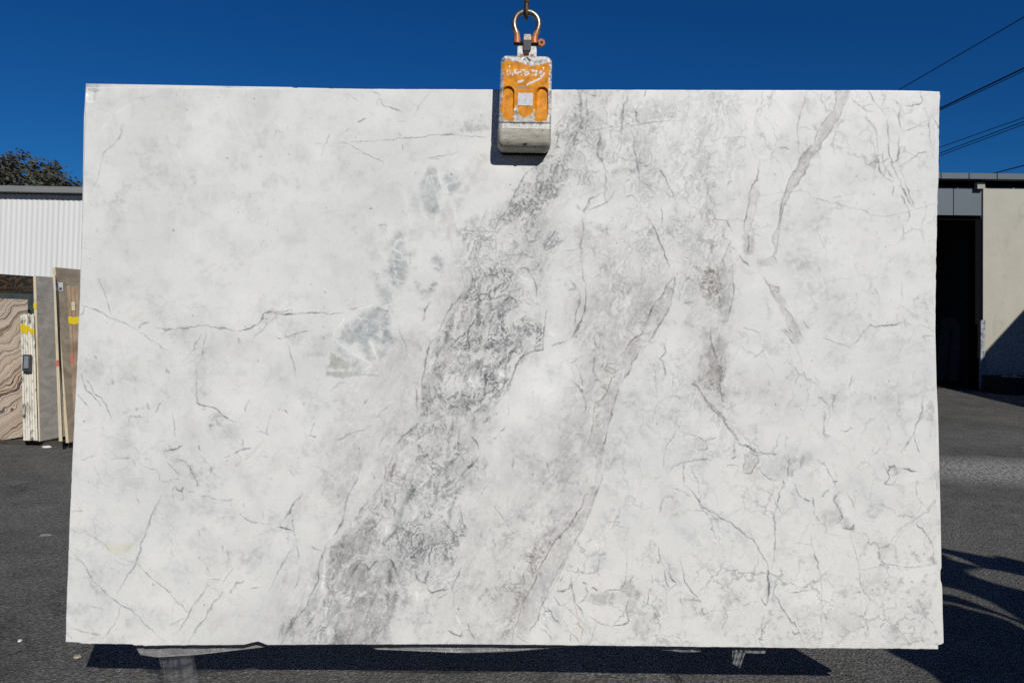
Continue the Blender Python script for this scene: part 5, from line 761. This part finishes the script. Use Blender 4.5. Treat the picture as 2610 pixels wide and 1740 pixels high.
def banded():
    m = NM('banded_onyx'); gp_ = m.n('ShaderNodeNewGeometry'); mq = m.n('ShaderNodeMapping'); mq.inputs['Rotation'].default_value = (math.radians(-30), 0, 0); m.l(gp_.outputs['Position'], mq.inputs['Vector']); v = mq.outputs[0]
    sp = m.n('ShaderNodeSeparateXYZ'); m.l(v, sp.inputs[0]); md = m.n('ShaderNodeMath', operation='MULTIPLY_ADD'); m.l(m.noise(2.4, 3, .5, v), md.inputs[0]); md.inputs[1].default_value = .42; m.l(sp.outputs['Z'], md.inputs[2])
    n1 = m.n('ShaderNodeTexNoise'); n1.noise_dimensions = '1D'; n1.inputs['Scale'].default_value = 7.5; n1.inputs['Detail'].default_value = 3.5; n1.inputs['Roughness'].default_value = .6; m.l(md.outputs[0], n1.inputs['W']); f = n1.outputs['Fac']; ln = lin
    d, p, t, b_ = ln((66, 58, 66)), ln((198, 186, 172)), ln((182, 168, 152)), ln((142, 104, 70))
    c = m.ramp(f, [(.0, p), (.335, t), (.345, d), (.36, p), (.40, t), (.408, b_), (.425, p), (.455, t), (.465, d), (.475, p), (.50, t), (.508, d), (.535, b_), (.545, t), (.57, p), (.585, d), (.592, t), (.63, p), (.64, b_), (.655, t), (1., p)]); return m.done(m.mix(1, c, (1.25, 1.25, 1.25), 'MULTIPLY'), .4, 0, .3)
M_band = banded()
def blackgold():
    m = NM('black_gold_marble'); f = m.noise(3.2, 5, .6, m.mapv((1, 1, 2.6), (.35, 0, 0)), 2.5); c = m.ramp(f, [(.0, (.008, .007, .006)), (.50, (.012, .010, .008)), (.535, lin((120, 86, 46))), (.56, (.014, .011, .009)), (1, (.010, .009, .008))]); return m.done(c, .3, 0, .4)
M_blackg = blackgold(); M_green = stone('dark_green_marble', [(.3, lin((58, 70, 68))), (.7, lin((84, 96, 92)))], 4)
def white_edges():
    m = NM('white_slab_edges'); gp_ = m.n('ShaderNodeNewGeometry'); mq = m.n('ShaderNodeMapping'); mq.inputs['Scale'].default_value = (1.6, .3, .42); m.l(gp_.outputs['Position'], mq.inputs['Vector']); f = m.noise(15, 4, .65, mq.outputs[0], .6); c = m.ramp(f, [(.34, lin((88, 86, 80))), (.42, lin((190, 184, 168))), (.5, lin((232, 229, 218))), (.66, lin((224, 216, 194))), (.72, lin((140, 134, 120)))]); m.bump(m.noise(50, 4), .5, .01); return m.done(c, .75)
M_wedge = white_edges(); M_yel = simple('yellow_tape', lin((222, 196, 30)), .5); M_pink = simple('pink_tape', lin((196, 110, 98)), .6); M_paper = simple('label_paper', (.72, .72, .70), .6, 0, .03)
GL = 'slabs leaning on the rack by the shed'
def rack_slab(label, bx0, bx1, by, tx0, tx1, ty, Y, face, edge=M_cedge, dirx=.19, L=1.7, extra=None, tilt=0.):
    """near edge strip bx0..bx1 at the base, tx0..tx1 at the top; the slab runs back from it"""
    b0 = P(bx0, by, Y); b1 = P(bx1, by, Y); t0 = P(tx0, ty, Y+tilt); t1 = P(tx1, ty, Y+tilt)
    o = thing('stone_slab', label, 'stone slab', tuple((b0+b1)/2), GL); d = Vector((dirx, 1, 0)).normalized()*L; e = d.normalized()*.006
    MB().prism([b0+e, b1+e, t1+e, t0+e], d).build('polished_face', face, o)
    MB().prism([b0, b1, t1, t0], e*.9).build('sawn_edge', edge, o)
    return o, (b0, b1, t0, t1)
rack_slab('black slab with gold veins, tallest behind the banded one', -52, -46, 1119, -66, -60, 694, 8.5, M_blackg, M_blackg, .30, .72)
rack_slab('dark green slab, a thin strip between black and banded ones', -38, -31, 1121, -48, -41, 744, 8.42, M_green, M_green, .30, .62)
rack_slab('cream slab with wavy dark bands at the far left', -22, -14, 1124, -32, -24, 760, 8.35, M_band, M_cedge, .30, .45)
o, q = rack_slab('smooth grey slab with cream sawn edge beside the white bundle', 96.5, 102, 1124, 84.5, 91, 703, 8.2, M_grey, M_cedge, .19, 1.2)
b0, b1, t0, t1 = q
def strip(o, name, q, v0, v1, mat, off=.004, pad=0.):
    b0, b1, t0, t1 = q; f = lambda v: (b0.lerp(t0, v), b1.lerp(t1, v)); a, b = f(v0); c, d = f(v1); w = (b-a).normalized()*pad
    return MB().prism([a-w, b+w, d+w, c-w], (0, -off, 0)).build(name, mat, o)
strip(o, 'tape', q, .80, .835, M_yel, .004, .004)
o, q = rack_slab('tall brown slab with a white label near its top', 168, 174.5, 1128, 132.5, 140, 681, 8.05, M_brown, M_cedge, .19, 1.5)
strip(o, 'tape', q, .80, .84, M_yel, .004, .002)
dB = Vector((.19, 1, 0)).normalized()
def lab(px0, py0, px1, py1, o, q):
    b0, b1, t0, t1 = q; n = (t1-b1).cross(dB).normalized()
    if n.x < 0: n = -n
    pts = [PL(x, y, b1+n*.003, n) for x, y in ((px0, py1), (px1, py1+1), (px1, py0+1), (px0, py0))]
    MB().prism(pts, n*.002).build('label', M_paper, o)
    for (a, b, c, d) in ((.15, .12, .5, .28), (.6, .62, .9, .92), (.12, .45, .5, .52)):
        pp = [PL(px0+(px1-px0)*x, py0+(py1-py0)*y, b1+n*.0055, n) for x, y in ((a, d), (c, d), (c, b), (a, b))]
        MB().prism(pp, n*.0005).build('print', simple('label_ink', (.08, .08, .09), .6), o)
lab(137, 719, 160, 741, o, q)
o, q = rack_slab('thin slab edge leaning against the brown slab', 150, 159, 1124, 135.5, 140.5, 700, 7.9, M_brown, M_cedge, -.58, .3)
strip(o, 'tape', q, .45, .485, M_pink, .004, .001)
# white bundle
WN = 6; GB = 'white slabs strapped in one bundle'
wl = ['white slab edge, leftmost of the strapped bundle', 'white slab edge, second from left in the strapped bundle', 'white slab edge, third from left in the strapped bundle', 'white slab edge, third from right in the strapped bundle', 'white slab edge, second from right in the strapped bundle', 'white slab edge, rightmost of the bundle beside the grey slab']
tops = [803, 800, 801, 799, 802, 800]
for i in range(WN):
    a0_ = 52+i*5.9; a1_ = a0_+5.2; c0_ = 59.5+i*6.2; c1_ = c0_+5.5
    o, q = rack_slab(wl[i], c0_, c1_, 1122, a0_, a1_, tops[i], 8.16-.01*(i % 2), M_wedge, M_wedge, -.62, .5); o['group'] = GB
    strip(o, 'tape', q, .86-.01*(i % 3), .93-.01*i, M_yel, .004, .0)
tc_ = P(66, 925, 8.10)
clip = thing('steel_clip', 'small grey steel clip on the front of the white bundle', 'clip', tuple(tc_))
MB().prism([P(56, 945, 8.10), P(76, 947, 8.10), P(77, 904, 8.10), P(58, 903, 8.10)], (0, .03, 0)).build('frame', simple('clip_dark', (.10, .11, .12), .4, .5), clip)
MB().prism([P(60, 938, 8.08), P(71, 939, 8.08), P(72, 908, 8.08), P(62, 907, 8.08)], (0, .018, 0)).build('face', simple('clip_steel', (.42, .44, .46), .4, .5), clip)
# strips in front of the brown slab
sl_ = ['pinkish slab strip, leftmost in front of the brown slab', 'pinkish slab strip, middle one in front of the brown slab', 'pinkish slab strip, right one touching the hanging slab']
M_pst = stone('pinkish_edge', [(.3, lin((126, 104, 84))), (.55, lin((166, 144, 120))), (.75, lin((186, 168, 142)))], 10, .6, (1, 1, .4), .75)
for i, (ta, tb_, ba, bb_) in enumerate(((170.5, 179.5, 192, 197), (181, 190, 196, 201), (191, 200.5, 200, 205))):
    o, q = rack_slab(sl_[i], ba, bb_, 1126, ta, tb_, 728+(i % 2)*2, 7.75-.05*i, M_pst, M_pst, -.58, .3); o['group'] = 'narrow strips before the brown slab'
    strip(o, 'tape', q, .755, .80, M_yel, .004, .001)
    if i < 1: strip(o, 'tape', q, .50, .56, M_pink, .004, .001)
    if i == 1: strip(o, 'label', q, .845, .90, simple('cream_label', (.62, .56, .38), .6), .004, .001)
# timber bearers under the rack
M_tim = simple('dark_timber', (.06, .05, .04), .9, 0, .3, 12, .3)
for i, yb in enumerate((8.28, 8.75)):
    b_ = MB().box((-8.4, yb, 0), (-4.9, yb+.10, .035)); o = mesh('timber_bearer', b_.v, b_.f, M_tim, None, False, origin=(-6.5, yb, 0)); tag(o, ('front' if i == 0 else 'rear')+' dark timber bearer under the leaning slabs', 'timber', 'bearers under the slab rack')

# ================================================================ THINGS AT THE WAREHOUSE
def ipr(name, label, cat, pts, Y, mat, dep, group=None):
    pp = [P(x, y, Y) for x, y in pts]; c = sum(pp, Vector())/len(pp); c.z = min(p.z for p in pp)
    b_ = MB().prism(pp, (0, dep, 0)); o = mesh(name, b_.v, b_.f, mat, None, False, origin=tuple(c)); return tag(o, label, cat, group)
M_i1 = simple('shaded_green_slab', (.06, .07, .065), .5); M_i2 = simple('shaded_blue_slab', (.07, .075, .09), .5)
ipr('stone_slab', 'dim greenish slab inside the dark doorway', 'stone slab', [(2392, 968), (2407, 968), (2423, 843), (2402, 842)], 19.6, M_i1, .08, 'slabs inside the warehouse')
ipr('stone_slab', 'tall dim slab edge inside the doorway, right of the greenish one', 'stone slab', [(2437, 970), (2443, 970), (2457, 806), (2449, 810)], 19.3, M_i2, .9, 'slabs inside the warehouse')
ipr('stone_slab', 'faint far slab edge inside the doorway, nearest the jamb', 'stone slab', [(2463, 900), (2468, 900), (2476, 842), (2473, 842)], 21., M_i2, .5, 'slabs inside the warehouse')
M_gran = stone('speckled_granite', [(.35, lin((96, 102, 108))), (.5, lin((150, 156, 160))), (.65, lin((176, 180, 182)))], 9, .4)
ipr('granite_offcut', 'narrow speckled grey granite piece standing at the door jamb', 'stone offcut', [(2499, 990), (2510, 990), (2511.5, 816), (2500.5, 816)], 18.05, M_gran, .06)
pb = G(2525, 993); bol = thing('steel_bollard', 'dark steel bollard with pale cap by the loading door', 'bollard', tuple(pb)); hB = P(2525, 882, pb.y).z
MB().tube([pb, pb+Vector((0, 0, hB-.1))], .075, 16).build('post', simple('bollard_dark', (.03, .035, .045), .45), bol, True)
MB().tube([pb+Vector((0, 0, hB-.1)), pb+Vector((0, 0, hB-.03)), pb+Vector((0, 0, hB))], [.078, .078, .05], 16).build('cap', simple('bollard_cap', (.45, .45, .44), .5), bol, True)
pg = G(2590, 1006); crate = thing('planter_crate', 'dark crate with small stones against the shaded wall', 'crate', tuple(pg)); zc = P(2590, 962, pg.y).z
x0 = P(2560, 990, pg.y).x; x1 = x0+1.3
M_cr = simple('dark_crate', (.025, .022, .020), .8)
for (a, b2) in (((x0, pg.y, 0), (x1, pg.y+.04, zc)), ((x0, pg.y+.76, 0), (x1, pg.y+.8, zc)), ((x0, pg.y+.042, 0), (x0+.04, pg.y+.758, zc)), ((x1-.04, pg.y+.042, 0), (x1, pg.y+.758, zc))):
    MB().box(a, b2).build('side_board', M_cr, crate)
MB().box((x0+.042, pg.y+.042, .02), (x1-.042, pg.y+.758, zc-.06)).build('soil_fill', M_tim, crate)
rt_ = np.random.RandomState(6)
for i in range(7):
    cx = x0+.25+.12*i; r_ = .05+.03*rt_.rand(); bm_ = bmesh.new(); bmesh.ops.create_icosphere(bm_, subdivisions=1, radius=r_)
    vs_ = [Vector((v.co.x*1.3+cx, v.co.y+pg.y+.35, v.co.z*.8+zc-.03)) for v in bm_.verts]; fs_ = [tuple(v.index for v in f.verts) for f in bm_.faces]; bm_.free()
    mesh('stone', vs_, fs_, M_pst, crate)

# ================================================================ PLANT OUT OF FRAME that shades the lower right
YP = 1.2; M_lf = simple('banana_leaf', (.05, .09, .03), .5)
plant = thing('potted_plant', 'broad leaved plant in a tall planter out of frame at lower right', 'plant', (3.9, 1.0, 0))
bx = MB().box((2.66, .80, 0), (5.6, 1.18, 1.46)); bx.build('planter', simple('planter_concrete', (.3, .29, .27), .9), plant)
blades = [
 [(2380, 1392), (2450, 1405), (2520, 1418), (2535, 1414), (2560, 1418), (2650, 1440), (2720, 1462), (2720, 1482), (2640, 1474), (2610, 1467), (2560, 1455), (2500, 1446), (2470, 1431), (2440, 1417), (2380, 1402)],
 [(2380, 1403), (2412, 1415), (2430, 1427), (2480, 1439), (2505, 1447), (2462, 1452), (2480, 1470), (2380, 1478)],
 [(2370, 1462), (2480, 1467), (2540, 1487), (2610, 1504), (2740, 1545), (2740, 1660), (2640, 1605), (2572, 1562), (2520, 1531), (2450, 1503), (2410, 1493), (2370, 1492)],
 [(2370, 1508), (2430, 1516), (2480, 1534), (2545, 1559), (2600, 1580), (2690, 1632), (2690, 1645), (2610, 1592), (2560, 1571), (2520, 1558), (2470, 1545), (2420, 1531), (2370, 1526)],
 [(2300, 1540), (2420, 1537), (2470, 1552), (2520, 1564), (2570, 1580), (2610, 1602), (2740, 1672), (2740, 1860), (2440, 1746), (2256, 1656), (2256, 1600)]]
for i, bl_ in enumerate(blades):
    Yb = YP-.03*i; pp = []
    for x, y in bl_:
        q = G(x, y); t = q.y-Yb; pp.append(q-LD*t)
    MB().prism(pp, (0, -.012, 0)).build('leaf', M_lf, plant)

# ================================================================ LITTER
M_wl = simple('white_scrap', (.70, .70, .68), .6)
def scrap(label, px, py, w, d, h, mat, name='litter_scrap', cat='litter', seed=0):
    c = G(px, py); r = np.random.RandomState(seed); n = 9; V = []; Fc = []
    for i in range(n):
        a = 2*math.pi*i/n; k_ = r.uniform(.65, 1.1); V.append(c+Vector((math.cos(a)*w*k_, math.sin(a)*d*k_, .002)))
    for i in range(n): p = V[i]; V.append(c+(p-c)*.75+Vector((0, 0, h*r.uniform(.5, 1.1))))
    Fc = [tuple(range(n, 2*n))]+[(i, (i+1) % n, n+(i+1) % n, n+i) for i in range(n)]
    o = mesh(name, V, Fc, mat, None, False, origin=tuple(c)); tag(o, label, cat, 'litter on the asphalt')
scrap('crumpled white scrap on the asphalt at lower left', 50, 1634, .011, .014, .008, M_wl, seed=1)
scrap('flat beige chip on the asphalt below the slab corner', 197, 1674, .022, .022, .008, simple('beige_chip', lin((170, 160, 130)), .7), 'stone_chip', 'stone chip', 2)
scrap('small white scrap near the leaning slabs', 120, 1140, .05, .05, .02, M_wl, seed=3)
scrap('flat pale scrap midway along the left asphalt', 116, 1364, .045, .03, .004, simple('pale_scrap', (.28, .27, .25), .8), seed=4)
